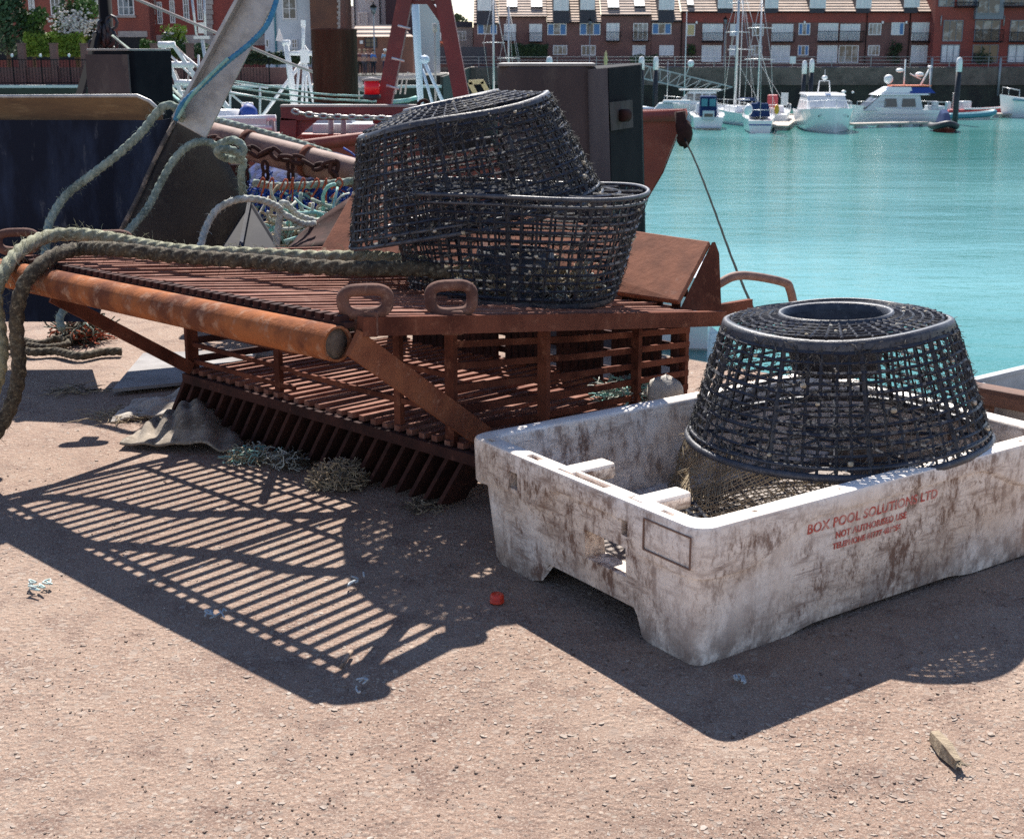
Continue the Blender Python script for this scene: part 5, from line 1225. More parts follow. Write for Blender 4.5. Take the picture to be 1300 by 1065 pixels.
def boat(name, u, v, heading, label, cat='boat', group=None, D=None):
    p = G(u, v, ZW); r = empty(name, p, math.radians(heading)); tag(r, label, cat, group); return r
def cabin(b, x0, x1, y, z0, z1, fx=.0, bx=.0, ty=.85):
    b.loft([[Vector((x0,-y,z0)),Vector((x1,-y,z0)),Vector((x1,y,z0)),Vector((x0,y,z0))],[Vector((x0+bx,-y*ty,z1)),Vector((x1-fx,-y*ty,z1)),Vector((x1-fx,y*ty,z1)),Vector((x0+bx,y*ty,z1))]]); return b
def pr(par, mb, name, m, bevel=0): return mb.build(name, M[m] if isinstance(m,str) else m, par, bevel)
def rails(b, pts, h, r=.025, step=1):
    P = [Vector(p) for p in pts]; T = [p+Vector((0,0,h)) for p in P]; b.tube(T, r, 5)
    for p, t in list(zip(P,T))[::step]: b.tube([p,t], r, 5)
    return b
# white sports cruiser, bow on
c = boat('motor_cruiser', 1046, 165, -93, 'white sports cruiser moored bow on with a wide windscreen', 'motor boat')
pr(c, hull(10.5,4.35,1.95,1.5,rake=.10,flare=.80), 'hull', 'gel', .03)
b = MB(); cabin(b,-3.6,1.9,1.75,1.5,2.75,1.6,.2,.86); pr(c,b,'cabin','gel',.08)
b = MB(); b.loft([[Vector((.62+.9,-1.55,1.85)),Vector((1.56+.12,0,1.85)),Vector((.62+.9,1.55,1.85))],[Vector((.50+.2,-1.42,2.62)),Vector((.62+.2,0,2.64)),Vector((.50+.2,1.42,2.62))]],closed=False,cap0=False,cap1=False); o = pr(c,b,'windscreen',mat('screen_glare',(.42,.47,.52),.15,c2=(.6,.64,.68),scale=1.2)); x = o.modifiers.new('s','SOLIDIFY'); x.thickness = .05; x.offset = 1  # bright reflection painted as pale windscreen colour
b = MB(); cabin(b,-3.9,.5,1.6,2.75,2.92,.5,.1,.95); pr(c,b,'hard_top','gel',.06)
b = MB(); rails(b,[(-.9+k,1.9-.02*k*k,1.8) for k in (0,1,2,3)]+[(4.2,.8,1.95),(5.0,0,2.0)]+[(4.2,-.8,1.95)]+[(2.1-k,-1.9+.02*(3-k)**2,1.8) for k in (0,1,2,3)],.55); pr(c,b,'pulpit_rail','mast')
b = MB(); b.tube([(-1,-.5,2.9),(-1,-.4,3.9),(-1,.4,3.9),(-1,.5,2.9)],.05,6); b.blob((-1,0,4.15),(.25,.25,.18),8,5,0); b.tube([(-1,0,3.9),(-1,0,4.8)],.02,5); pr(c,b,'radar_arch','white')
b = MB(); b.blob((3.9,1.15,1.25),(.16,.05,.10),8,5,0); b.blob((3.9,-1.15,1.25),(.16,.05,.10),8,5,0); pr(c,b,'porthole','glass_dark')
b = MB(); b.box((4.85,0,1.3),(.10,.22,.30)); b.tube([(4.85,0,1.5),(4.95,0,1.15)],.05,5); pr(c,b,'anchor','teal_stripe')
b = MB(); b.blob((-2.5,1.9,3.0),(.2,.2,.12),8,5,0); b.blob((-2.2,2.6,2.95),(.11,.11,.09),8,5,0); pr(c,b,'horn','white')
# grey white flybridge cruiser, side on
c = boat('motor_cruiser', 1134, 158, 182, 'white flybridge cruiser seen side on with radar domes', 'motor boat')
pr(c, hull(8.6,3.0,1.75,1.25,rake=.10), 'hull', 'gel', .03)
b = MB(); cabin(b,-2.2,3.1,1.28,1.2,2.55,1.5,.35,.9); pr(c,b,'cabin','gel_grey',.05)
for x0, x1 in ((-1.5,-.25),(.15,1.3)):
    for s in (-1,1): b = MB(); b.loft([[Vector((x0,s*1.30,1.55)),Vector((x1,s*1.30,1.55)),Vector((x1-.05,s*1.24,2.25)),Vector((x0+.12,s*1.24,2.25))],[Vector((x0,s*1.27,1.55)),Vector((x1,s*1.27,1.55)),Vector((x1-.05,s*1.21,2.25)),Vector((x0+.12,s*1.21,2.25))]]); pr(c,b,'side_window','glass_boat')
b = MB(); b.loft([[Vector((1.62,-1.1,2.5)),Vector((1.62,1.1,2.5)),Vector((3.0,1.2,1.35)),Vector((3.0,-1.2,1.35))],[Vector((1.67,-1.1,2.53)),Vector((1.67,1.1,2.53)),Vector((3.05,1.2,1.38)),Vector((3.05,-1.2,1.38))]]); pr(c,b,'windscreen','glass')
b = MB(); cabin(b,-2.6,2.0,1.35,2.55,2.70,.3,.1,.96); cabin(b,-1.2,1.7,1.15,2.70,3.25,.9,.15,.9); pr(c,b,'flybridge','gel',.04)
b = MB(); cabin(b,-3.2,-.9,1.2,2.72,3.2,.1,.5,.8); pr(c,b,'sail_cover','blue_paint')
b = MB(); b.box((-1.2,0,3.33),(3.3,2.0,.10)); pr(c,b,'awning','orange')
b = MB(); b.tube([(-.55,.5,3.2),(-.55,.5,5.6)],.06,6); b.tube([(-2.0,-.4,2.7),(-3.1,-.4,4.9)],.07,6); b.tube([(-2.9,.4,2.7),(-3.1,-.4,4.9)],.05,6); b.tube([(-2.2,0,3.9),(-1.2,0,4.35)],.05,5); pr(c,b,'mast','white')
for p, s in (((.75,.2,3.9),.42),((-.1,.5,4.65),.36),((-2.1,-.2,4.3),.40),((-3.05,-.4,4.95),.22)): b = MB(); b.blob(p,(s,s,s*(.95 if s > .4 and p[0] > 0 else .5)),10,7,0); pr(c,b,'radar_dome','white')
b = MB(); rails(b,[(-4.2,1.2,1.2),(-3.4,1.3,1.2),(-2.6,1.35,1.2)],.75); rails(b,[(-4.2,-1.2,1.2),(-3.4,-1.3,1.2),(-2.6,-1.35,1.2)],.75); rails(b,[(1.2+.6*k,1.3-.1*k,1.4) for k in range(5)],.6); pr(c,b,'guard_rail','mast')
b = MB(); b.box((0,1.52,.55),(8.0,.05,.07)); b.box((0,1.50,.95),(8.0,.05,.05)); pr(c,b,'rubbing_strake','gel_grey')
b = MB(); b.box((-3.6,0,1.35),(1.2,2.0,.5)); b.box((-3.4,.6,1.75),(.5,.5,.5)); pr(c,b,'cockpit_seat','gel_grey',.05)
# dark inflatable tender with a cover
def rib(name,u,v,hd,L,Bm,label,tube_m,cover=None,r=.26,white=False):
    c = boat(name,u,v,hd,label,'inflatable boat'); b = MB(); y = Bm/2-r
    b.tube(spline([(-L/2,-y,.35),(-L*.1,-y*1.02,.38),(L*.28,-y*.8,.5),(L/2-r,0,.68),(L*.28,y*.8,.5),(-L*.1,y*1.02,.38),(-L/2,y,.35)],8),r,10); pr(c,b,'inflatable_tube',tube_m)
    pr(c,hull(L*.92,Bm-2*r+.2,.5,.3,.3),'hull','hull_red' if not white else 'gel')
    if cover: b = MB(); b.loft([[Vector((-L*.42,-y*.7,.5)),Vector((L*.25,-y*.5,.6)),Vector((L*.25,y*.5,.6)),Vector((-L*.42,y*.7,.5))],[Vector((-L*.30,-y*.35,1.7)),Vector((.1,-y*.3,1.45)),Vector((.1,y*.3,1.45)),Vector((-L*.30,y*.35,1.7))]]); pr(c,b,'canvas_cover',cover,.15)
    return c
rib('inflatable_boat',1199,167,-100,4.4,2.2,'dark inflatable dinghy with a blue canvas cover, bow on','rubber','blue_cover')
c = rib('inflatable_boat',1243,147,8,7.4,2.3,'long red and grey rigid inflatable behind the black pile','rib_red',None,.33,True)
b = MB(); b.box((-1.6,0,1.0),(1.0,.9,.9)); b.box((-3.4,0,.9),(.5,.5,1.0)); pr(c,b,'console','gel_grey',.1)
b = MB(); b.tube([(-2.6,-.6,.6),(-2.7,-.5,2.2),(-2.7,.5,2.2),(-2.6,.6,.6)],.05,6); pr(c,b,'a_frame','mast')
b = MB(); b.tube(spline([(-2.2,-1.13,.72),(0,-1.16,.74),(2.0,-1.0,.84),(3.2,-.5,.95)],6),.10,6); pr(c,b,'grab_line','gel')
c = rib('inflatable_boat',1232,152,12,5.4,1.9,'blue edged white inflatable moored in front of the red one','teal_stripe',None,.24,True)
# boat at the right edge
c = boat('fishing_boat',1325,150,160,'white cabin boat with teal waterline cut by the right edge','boat')
pr(c,hull(8.4,3.2,2.2,1.4,rake=.08),'hull','gel'); b = MB(); b.loft([[Vector((x,s*1.62,z)) for x in (-4.1,3.2) for z in (1.28,1.40)][:2]+[Vector((3.0,s*1.40,1.78)),Vector((3.0,s*1.40,1.66))] for s in (-1,1)]); pr(c,b,'stripe','teal_stripe')
b = MB(); cabin(b,-1.8,1.7,1.2,1.4,3.5,.5,.2,.85); pr(c,b,'wheelhouse','gel',.05)
b = MB(); b.loft([[Vector((1.45,-.9,2.4)),Vector((1.45,.9,2.4)),Vector((1.26,.85,3.2)),Vector((1.26,-.85,3.2))],[Vector((1.50,-.9,2.4)),Vector((1.50,.9,2.4)),Vector((1.31,.85,3.2)),Vector((1.31,-.85,3.2))]]); pr(c,b,'windscreen','glass')
b = MB(); b.tube([(0,0,3.5),(0,0,7.2)],.06,6); b.tube([(0,-.8,5.4),(0,.8,5.4)],.03,5); rails(b,[(4.0,0,2.2),(3.4,.7,2.1),(2.4,1.2,1.9)],.7); rails(b,[(4.0,0,2.2),(3.4,-.7,2.1),(2.4,-1.2,1.9)],.7); pr(c,b,'mast_and_rail','mast')
# small motor boat, stern on, blue canopy
c = boat('motor_boat',897,162,84,'small white motor boat, stern on, under a navy blue canopy','motor boat')
pr(c,hull(6.2,2.9,1.35,1.1,trans=.9),'hull','gel',.04)
b = MB(); cabin(b,-2.6,-.3,.72,1.05,2.65,.2,.15,.92); pr(c,b,'canopy','blue_cover',.06)
b = MB(); b.box((-2.62,-.33,2.15),(.03,.5,.6)); b.box((-2.62,.33,2.15),(.03,.5,.6)); pr(c,b,'canopy_window','teal_stripe')
b = MB(); b.box((-3.2,0,1.15),(.35,.95,.75)); b.box((-3.3,0,.15),(.5,2.0,.12)); pr(c,b,'engine_well','gel_grey',.04)
b = MB(); b.box((-3.4,0,1.15),(.03,.7,.25)); pr(c,b,'louvre','glass_dark')
b = MB(); cabin(b,.1,2.0,1.0,1.2,2.0,.8,.1,.85); pr(c,b,'cuddy','gel',.04)
# cabin cruiser behind it
c = boat('motor_boat',890,150,175,'glass sided cabin cruiser moored behind the blue canopy boat','motor boat')
pr(c,hull(8.0,2.8,1.5,1.2),'hull','gel'); b = MB(); cabin(b,-1.5,2.4,1.15,1.2,2.55,1.2,.2,.9); pr(c,b,'cabin','gel'); 
b = MB(); 
for k in range(4): x = -1.1+.75*k; b.box((x,1.12,2.0),(.6,.03,.65))
pr(c,b,'cabin_glass','glass'); b = MB(); b.box((.2,0,2.68),(4.0,2.2,.10)); pr(c,b,'hard_top','gel'); b = MB(); rails(b,[(-3.6,1.3,1.2),(-2.4,1.35,1.2),(2.4,1.1,1.4),(3.6,.3,1.5)],.6); pr(c,b,'guard_rail','mast')
# grey tender and dinghy at the left of the marina
c = boat('motor_boat',846,155,175,'low grey and white day boat just beyond the red bow','motor boat')
pr(c,hull(5.6,2.2,1.1,.9),'hull','gel'); b = MB(); cabin(b,-.6,1.4,.8,.9,1.7,.7,.05,.9); pr(c,b,'cuddy','gel_grey',.04)
b = MB(); cabin(b,-2.2,.4,.95,1.75,1.95,.1,.1,.95); b.tube([(-2.0,.7,.9),(-2.0,.7,1.8)],.04,5); b.tube([(.2,.7,.9),(.2,.7,1.8)],.04,5); pr(c,b,'sun_top','gel')
b = MB(); b.tube([(1.2,1.0,1.0),(2.2,.9,1.15),(2.9,.5,.7)],.32,10); pr(c,b,'rolled_dinghy',mat('pale_blue_fabric',(.38,.50,.62),.6))
b = MB(); b.tube([(0,0,1.9),(0,0,5.4)],.03,5); pr(c,b,'aerial','mast')
p = G(865,150,ZW+.45); b = MB(); b.blob((p.x,p.y,p.z),(.34,.34,.38),12,8,0); b.lathe([(.08,.3),(.10,.46),(.0001,.47)],8,p); tag(b.build('mooring_buoy',M['yellow']),'round orange yellow buoy beside the blue canopy boat','buoy')
# yachts
def yacht(name,u,v,hd,L,label,mast_u,mast_v,D_off=0,mast_x=.6,cover=None,r=.09,spread=(.45,.7)):
    c = boat(name,u,v,hd,label,'yacht'); pr(c,hull(L,L*.31,1.35,1.05,.6,trans=.72),'hull','gel',.03)
    b = MB(); cabin(b,-L*.12,L*.25,L*.09,1.0,1.55,.7,.1,.85); pr(c,b,'coach_roof','gel',.05)
    iv = (Matrix.Translation(c.location) @ Matrix.Rotation(c.rotation_euler.z,4,'Z')).inverted()
    top = iv @ at(mast_u,mast_v,c.location.y); bx0 = Vector((top.x*.6+mast_x*.4,top.y,1.2)) ; top2 = Vector((bx0.x,top.y,top.z)); 
    b = MB(); b.tube([bx0,top2],[r,r*.8],8); pr(c,b,'mast','mast')
    h_ = top2.z-bx0.z
    for s in spread: b = MB(); w_ = 1.25*(1.15-s*.4); z = bx0.z+h_*s; b.tube([(bx0.x,top.y-w_,z),(bx0.x,top.y,z+.05),(bx0.x,top.y+w_,z)],.035,5); pr(c,b,'spreader','mast')
    b = MB()
    for y in (-L*.14,L*.14): b.tube([(bx0.x,y,1.1),(bx0.x,top.y+y*.8,bx0.z+h_*spread[0]),(bx0.x,top.y,top2.z-.4)],.018,4)
    b.tube([(L*.48,0,1.4),tuple(top2)],.022,4); b.tube([(-L*.48,0,1.1),tuple(top2)],.018,4); pr(c,b,'rigging','mast')
    b = MB(); b.tube([bx0+Vector((0,0,.9)),Vector((bx0.x-L*.34,top.y*.5,bx0.z+1.0))],.14 if cover else .06,8); pr(c,b,'boom',cover or 'mast')
    b = MB(); rails(b,[(-L*.48,-L*.10,1.05),(-L*.48,L*.10,1.05)],.7); rails(b,[(-L*.48+k*L*.16,L*.12+L*.035*math.sin(k/5*PI),1.1) for k in range(6)],.6,.018); rails(b,[(-L*.48+k*L*.16,-L*.12-L*.035*math.sin(k/5*PI),1.1) for k in range(6)],.6,.018); pr(c,b,'guard_rail','mast')
    return c
y = yacht('sailing_yacht',962,165,82,8.6,'white sailing yacht, stern on, with a dark sprayhood and tall twin masts beside it',968,-12,r=.075,cover='blue_cover')
b = MB(); cabin(b,-2.6,-1.0,.85,1.15,2.2,.3,.2,.8); pr(y,b,'sprayhood','blue_cover',.08)
b = MB(); b.box((-4.3,0,.6),(.06,1.7,.10)); pr(y,b,'name_stripe','blue_paint')
b = MB(); b.blob((-4.1,-1.25,1.8),(.25,.2,.4),8,6,0); pr(y,b,'life_ring','yellow')
b = MB(); b.blob((-4.0,.95,1.75),(.4,.35,.45),8,6,.05); pr(y,b,'outboard_cover','gel')
yacht('sailing_yacht',938,157,100,9.5,'white yacht with a thick bright mast behind the stern on yacht',940,-20,r=.14,spread=(.62,.85))
y = yacht('sailing_yacht',985,157,80,8.0,'yacht with furled sail behind the finger pontoon',944,-14,r=.05,cover='blue_cover',spread=(.5,))
b = MB(); b.box((-1.5,.4,2.0),(1.0,.9,1.1)); pr(y,b,'red_dodger','rib_red',.1)
yacht('sailing_yacht',640,148,75,9.0,'white yacht with a pale mast left of the black fender',625,-10,r=.12,spread=(.55,))
yacht('sailing_yacht',662,143,100,8.5,'yacht with a cream wooden mast next to the pale mast',646,8,r=.10,spread=(.45,),cover='blue_cover')
# ------------------------------------------------------------------ pontoons, piles, gangway
def pontoon(u0,v0,u1,v1,wd,label):
    p, q = G(u0,v0,ZW), G(u1,v1,ZW); b = MB(); b.bar(p+Vector((0,0,.32)),q+Vector((0,0,.32)),wd,.16); o = tag(b.build('pontoon',M['deck_wood']),label,'pontoon')
    n_ = max(2,int((q-p).length/2.2))
    for k in range(n_): x = MB(); c = p.lerp(q,(k+.5)/n_); x.box((c.x,c.y,ZW+.08),(1.0,1.0,.32)); x.build('float',M['gel_grey'],o)
    return o
pontoon(988,166,1010,150,1.6,'finger pontoon between the yacht and the bow on cruiser')
pontoon(1078,163,1190,160,1.3,'pale pontoon in front of the flybridge cruiser')
pontoon(820,152.5,1300,149,1.8,'long main pontoon behind the moored boats')
def pile(u,vt,v,r,label,grp='harbour piles with white caps',low=True):
    p = G(u,v,ZW); t = at(u,vt,p.y); e = empty('mooring_pile',(p.x,p.y,ZW)); tag(e,label,'pile',grp); h_ = t.z-ZW
    b = MB(); b.lathe([(r,-1),(r,h_-1.1),(.0001,h_-1.1)],14); b.build('post',M['pile_black'],e); b = MB(); b.lathe([(r*1.05,h_-1.25),(r*1.1,h_-.35),(r*.7,h_-.05),(.0001,h_)],14); b.build('cap',M['pile_white'],e)
pile(1212,73,158,.24,'tall black pile with white cap beside the blue covered dinghy')
pile(1018,77,152,.22,'left one of the twin piles above the white sports cruiser')
pile(1027,75,152,.22,'right one of the twin piles above the white sports cruiser')
pile(813,72,150,.26,'white capped pile at the head of the gangway')
pile(831,72,151,.24,'white capped pile just right of the gangway head')
pile(697,72,150,.28,'white capped pile showing over the black fender post')
g_ = empty('gangway',at(812,86,150)); tag(g_,'sloping grey lattice gangway down to the pontoon','gangway'); gi = Matrix.Translation(-g_.location)
for dy, nm in ((0,'near_truss'),(1.6,'far_truss')):
    b = MB(); t0, t1, b0, b1 = at(812,82,150+dy), at(930,111,150+dy), at(812,99,150+dy), at(905,121,150+dy)
    b.bar(t0,t1,.12,.14); b.bar(b0,b1,.12,.14); n_ = 9
    for k in range(n_):
        s, e = k/n_, (k+1)/n_; b.bar(t0.lerp(t1,s),b0.lerp(b1,s+.5/n_),.07,.07); b.bar(b0.lerp(b1,s+.5/n_),t0.lerp(t1,e),.07,.07)
    o = b.build('lattice_side',M['metal'],g_); o.matrix_parent_inverse = gi.copy()
b = MB(); a, c_ = at(812,99,150), at(905,121,150); b.prism([a,c_,c_+Vector((0,1.6,0)),a+Vector((0,1.6,0))],(0,0,.1)); o = b.build('walkway',M['teal_stripe'],g_); o.matrix_parent_inverse = gi.copy()
p = G(996,150,ZW); b = MB(); z0 = at(996,134,p.y).z; rect(b,992,118,1000,134,p.y,.08); b.tube([(at(996,0,p.y).x,p.y,z0),(at(996,0,p.y).x,p.y,ZW+.3)],.05,5); tag(b.build('notice_board',M['white']),'blank white notice board on the finger pontoon','sign')
b = MB(); rect(b,1003,72,1010,81,DR,.05); tag(b.build('notice_board',M['white']),'small white notice board fixed to the promenade railing','sign')
for u, lab in ((1183,'grey fender pipe on the harbour wall left of the black pile'),(1270,'grey fender pipe on the harbour wall near the right edge')):
    b = MB(); p = at(u,80,DR-.3); b.tube([(p.x,DR-.35,.7),(p.x,DR-.35,-3.6)],.14,8); tag(b.build('fender_pipe',M['metal']),lab,'fender pipe')
p = at(769,75,140); b = MB(); b.lathe([(.5,-1.2),(.5,-.9),(.2,-.8),(.16,0),(.24,.1),(.12,.7),(.15,.8),(.0001,1.15)],10,(p.x,140,p.z-.3)); b.lathe([(.5,-6),(.5,-1.2),(.0001,-1.2)],8,(p.x,140,p.z-.3)); tag(b.build('beacon',M['cream']),'small cream painted beacon above the black fender post','beacon')
# ------------------------------------------------------------------ red trawler alongside the quay
tp0 = at(868,151,10.5); tr = empty('trawler',(tp0.x,tp0.y,ZW),math.radians(-16)); tag(tr,'red fishing trawler with tall red gantry moored behind the dredge','trawler')
TI = (Matrix.Translation(tr.location) @ Matrix.Rotation(tr.rotation_euler.z,4,'Z')).inverted()
def tpart(mb, name, m): o = mb.build(name, M[m] if isinstance(m,str) else m, tr); o.matrix_parent_inverse = TI.copy(); return o
ztop = tp0.z; hb = ztop-ZW
b = MB(); rings = []; Lh = 17
hd = Vector((math.cos(math.radians(-16)),math.sin(math.radians(-16)),0)); sd_ = Vector((-hd.y,hd.x,0))
for i in range(18):
    t = i/17; w_ = 2.6*(1-(1-t)**2.4)+.05; x = -Lh*t; rk = 1.55*(1-t)**2; ring = []
    zt = ztop-.75*sm01(t,.0,.45)
    for s, zz, xo in ((1,zt,0),(1,zt-.42,-.10*rk),(.95,zt-.75,-.22*rk),(.55,ZW+.6,-1.0*rk),(.25,ZW-.8,-1.25*rk),(-.25,ZW-.8,-1.25*rk),(-.55,ZW+.6,-1.0*rk),(-.95,zt-.75,-.22*rk),(-1,zt-.42,-.10*rk),(-1,zt,0)):
        p = Vector((tp0.x,tp0.y,0))+hd*(x+xo)+sd_*(w_*s); ring.append(Vector((p.x,p.y,zz)))
    rings.append(ring)
b.loft(rings); tpart(b,'hull','hull_red')
b = MB()
for s in (1,-1): b.tube([rings[i][2 if s == 1 else 7]+Vector((0,0,.02)) for i in range(18)],.045,6)
b.tube([rings[0][2],rings[0][7]],.055,6); tpart(b,'rubbing_strake',mat('strake_blue',(.05,.06,.20),.9,spec=.05))
b = MB()
for s in (0,9): b.tube([rings[i][s]+Vector((0,0,.03)) for i in range(18)],.05,6)
tpart(b,'gunwale','hull_red')
fl_ = MB(); bt_ = at(866,166,10.3); fl_.tube([bt_+Vector((-.02,-.0,.14)),bt_,at(871,180,10.25)],.045,8); fl_.blob(at(869,170,10.28),(.06,.06,.10),8,6,.2); tpart(fl_,'bow_roller','rust_dark')
YT = 11.2
for (a, c_, w_) in (((517,-14),(483,158),.118),((560,-14),(589,140),.125)):
    b = MB(); b.bar(at(a[0],a[1],YT),at(c_[0],c_[1],YT),w_,.16,up=(0,1,0)); tpart(b,'gantry_leg','red_paint')
b = MB(); b.bar(at(520,3,YT),at(556,3,YT),.035,.035); b.bar(at(541,-2,YT),at(562,28,YT),.045,.045); b.bar(at(500,-34,YT),at(580,-34,YT),.2,.2); tpart(b,'gantry_brace','red_paint')
b = MB(); b.bar(at(358,143,YT-.5),at(620,143,YT-.5),.12,.115); tpart(b,'rail_beam','red_paint')
b = MB(); b.bar(at(357.5,134.5,YT-.5),at(620,134.5,YT-.5),.14,.016); tpart(b,'beam_cap','stone')
b = MB(); b.bar(at(368,150.5,YT-.5),at(362,250,YT-.5),.125,.12,up=(0,1,0)); b.prism([at(376,151,YT-.52),at(405,151,YT-.52),at(376,176,YT-.52)],(0,.03,0)); tpart(b,'beam_post','red_paint')
b = MB(); b.tube([at(538,136,YT-.55)+Vector((.045*math.cos(PI*k/10),0,.05*math.sin(PI*k/10))) for k in range(11)],.014,7); tpart(b,'cable_hoop','rust_dark')
b = MB(); cl = at(472,112,YT-.2); b.lathe([(.0001,-.10),(.07,-.09),(.075,-.06),(.062,-.05)],14,cl); tpart(b,'lantern_base','rubber')
b = MB(); b.lathe([(.0001,-.055),(.062,-.055),(.062,.055),(.0001,.055)],14,cl); tpart(b,'red_lantern',mat('lantern_red',(.75,.01,.02),.3))
b = MB(); b.lathe([(.07,.055),(.07,.07),(.0001,.085)],14,cl); tpart(b,'lantern_cap','stone')
for v in (34,75,110): b = MB(); b.tube([at(512-.19*v,v-1,YT-.2),at(527-.19*v,v+3,YT-.25)],.010,5); tpart(b,'rung','mast')
dk = MB()     # deck gear: winch drums, hatches and pipes
for (u,v,sx,sz,y) in ((300,168,.6,.25,11.5),(415,166,.5,.3,11.8),(440,175,.5,.25,11.6),(540,150,.7,.2,12)): c_ = at(u,v,y); dk.box(c_,(sx,.5,sz))
tpart(dk,'deck_locker','gel_grey')
b = MB(); c_ = at(320,172,11.4); b.box2((c_.x-1.6,11.2,c_.z-1.6),(c_.x+2.4,11.5,c_.z+.02)); tpart(b,'bulwark','hull_red')
for u in (280,300,320,345,420,436): b = MB(); c_ = at(u,150,11.3); b.tube([c_,c_-Vector((0,0,.35))],.025,6); tpart(b,'stanchion','stone')
b = MB(); b.tube([at(270,152,11.3),at(350,150,11.3)],.03,6); b.tube([at(262,160,11.25),at(345,163,11.25)],.022,6); tpart(b,'deck_rail','white')
b = MB(); c_ = at(316,146,11.6); b.blob(c_,(.08,.08,.09),8,6,.1); tpart(b,'blue_drum','blue_paint')
b = MB(); b.lathe([(.0001,-.12),(.16,-.12),(.16,.12),(.0001,.12)],12,at(282,158,11.6)); tpart(b,'white_drum','white')
b = MB(); 
for a, c_ in (((314,130),(314,150)),((307,133),(321,133))): b.tube([at(*a,11.9),at(*c_,11.9)],.02,5)
tpart(b,'cross_post','white')
chain('chain',[at(371,141,10.3),at(385,145,10.28),at(410,148,10.25),at(440,149,10.22),at(480,150,10.2),at(512,150,10.2),at(540,146,10.2),at(556,142,10.2)],.075,.05,.009,M['galv'],'pale galvanised chain slung along the red beam',41)
rope('mooring_line',[at(869,176,10.2),at(884,208,9.4),at(905,262,8.2),at(930,330,6.9),at(953,385,5.9),at(978,440,5.3)],.0065,M['cable'],'thin dark mooring line from the red bow down to the quay',hair=0,step=.05,sub=8)
# ------------------------------------------------------------------ other fishing boats between the quays, left
def mast_boat(u,v,Y,hd,L,label,m='gel'):
    p = at(u,v,Y); r = empty('fishing_boat',(p.x,Y,ZW),math.radians(hd)); tag(r,label,'fishing boat'); pr(r,hull(L,L*.32,2.3,1.6),'hull',m); b = MB(); cabin(b,-L*.3,-L*.02,L*.11,1.4,3.3,.3,.1,.9); pr(r,b,'wheelhouse','gel')
    b = MB(); b.box((-L*.16,-L*.111,2.7),(L*.2,.03,.5)); b.box((-L*.16,L*.111,2.7),(L*.2,.03,.5)); pr(r,b,'wheelhouse_window','glass_dark'); return r, (Matrix.Translation(r.location) @ Matrix.Rotation(r.rotation_euler.z,4,'Z')).inverted()
def bp_(r, iv, mb, name, m): o = mb.build(name, M[m] if isinstance(m,str) else m, r); o.matrix_parent_inverse = iv.copy(); return o
r, iv = mast_boat(395,130,34,170,11,'white fishing boat with a tripod mast behind the mooring pile')
b = MB(); Y = 32
for (a, c_, rad) in (((386,80),(383,140),.03),((383,80),(330,152),.04),((388,80),(400,140),.035),((380,82),(375,140),.03),((387,80),(390,140),.03)): b.tube([at(*a,Y),at(*c_,Y)],rad,7)
b.tube([at(385,28,Y),at(385,80,Y)],.04,6); b.tube([at(386,57,Y),at(430,120,Y),],.012,4); b.box(at(387,72,Y),(.18,.18,.3)); b.box(at(385,30,Y),(.10,.10,.14)); bp_(r,iv,b,'tripod_mast','white')
b = MB(); b.tube([at(363,55,Y),at(374,135,Y)],[.06,.085],8); b.tube([at(366,68,Y),at(396,68,Y)],.06,6); b.tube([at(359,55,Y),at(368,55,Y)],.08,6); bp_(r,iv,b,'derrick_post','white')
b = MB(); f0 = [at(350,52,Y),at(354,36,Y),at(358,46,Y),at(360,54,Y)]; b.prism(f0,(0,.02,0)); bp_(r,iv,b,'flag',mat('flag_white',(.7,.62,.62),.9,c2=(.55,.12,.14),scale=3,lo=.55,hi=.6))
r, iv = mast_boat(235,125,26,165,10,'fishing boat with a white ladder frame gantry behind the hopper')
b = MB(); Y = 25
for (a, c_) in (((206,57),(233,128)),((219,56),(258,112)),((262,118),(300,165)),((275,118),(308,160)),((246,120),(290,168))): b.bar(at(*a,Y),at(*c_,Y),.06,.06)
for (a, c_) in (((201,57),(222,57)),((208,82),(246,83)),((222,105),(252,106))): b.tube([at(*a,Y),at(*c_,Y)],.055,8)
b.blob(at(208,83,Y),(.11,.08,.11),8,6,0); bp_(r,iv,b,'ladder_frame','white')
b = MB()
for (a, c_) in (((205,60),(300,150)),((221,60),(330,150)),((150,118),(262,116)),((252,70),(252,130)),((238,84),(310,156)),((262,98),(340,112)),((262,112),(350,128)),((275,100),(275,150)),((292,104),(292,150)),((330,108),(330,150))): b.tube([at(*a,Y),at(*c_,Y)],.02,5)
bp_(r,iv,b,'white_rigging','white')
b = MB()
for (a, c_) in (((222,58),(258,94)),((222,90),(240,130)),((216,85),(232,128)),((240,90),(236,128))): b.tube([at(*a,Y),at(*c_,Y)],.015,4)
b.tube([at(170,-2,Y),at(360,78,Y),at(480,122,Y)],.028,5); bp_(r,iv,b,'stay_wires','stone')
r, iv = mast_boat(262,100,40,175,9,'boat with a slim twin spar mast in front of the stone quoins')
b = MB(); Y = 40
b.tube([at(243,-6,Y),at(250,48,Y)],.035,6); b.tube([at(259,-6,Y),at(261,48,Y)],.035,6); b.tube([at(256,46,Y),at(262,86,Y),at(264,120,Y)],.05,6); b.box(at(256,36,Y),(.18,.12,.3)); b.box(at(256,48,Y),(.45,.12,.08)); bp_(r,iv,b,'twin_mast','mast')
r, iv = mast_boat(560,120,30,170,12,'fishing boat with a stout pale blue mast between the gantry legs')
M['pale_blue'] = mat('pale_blue_paint', (.55,.66,.78), .5); b = MB(); Y = 29
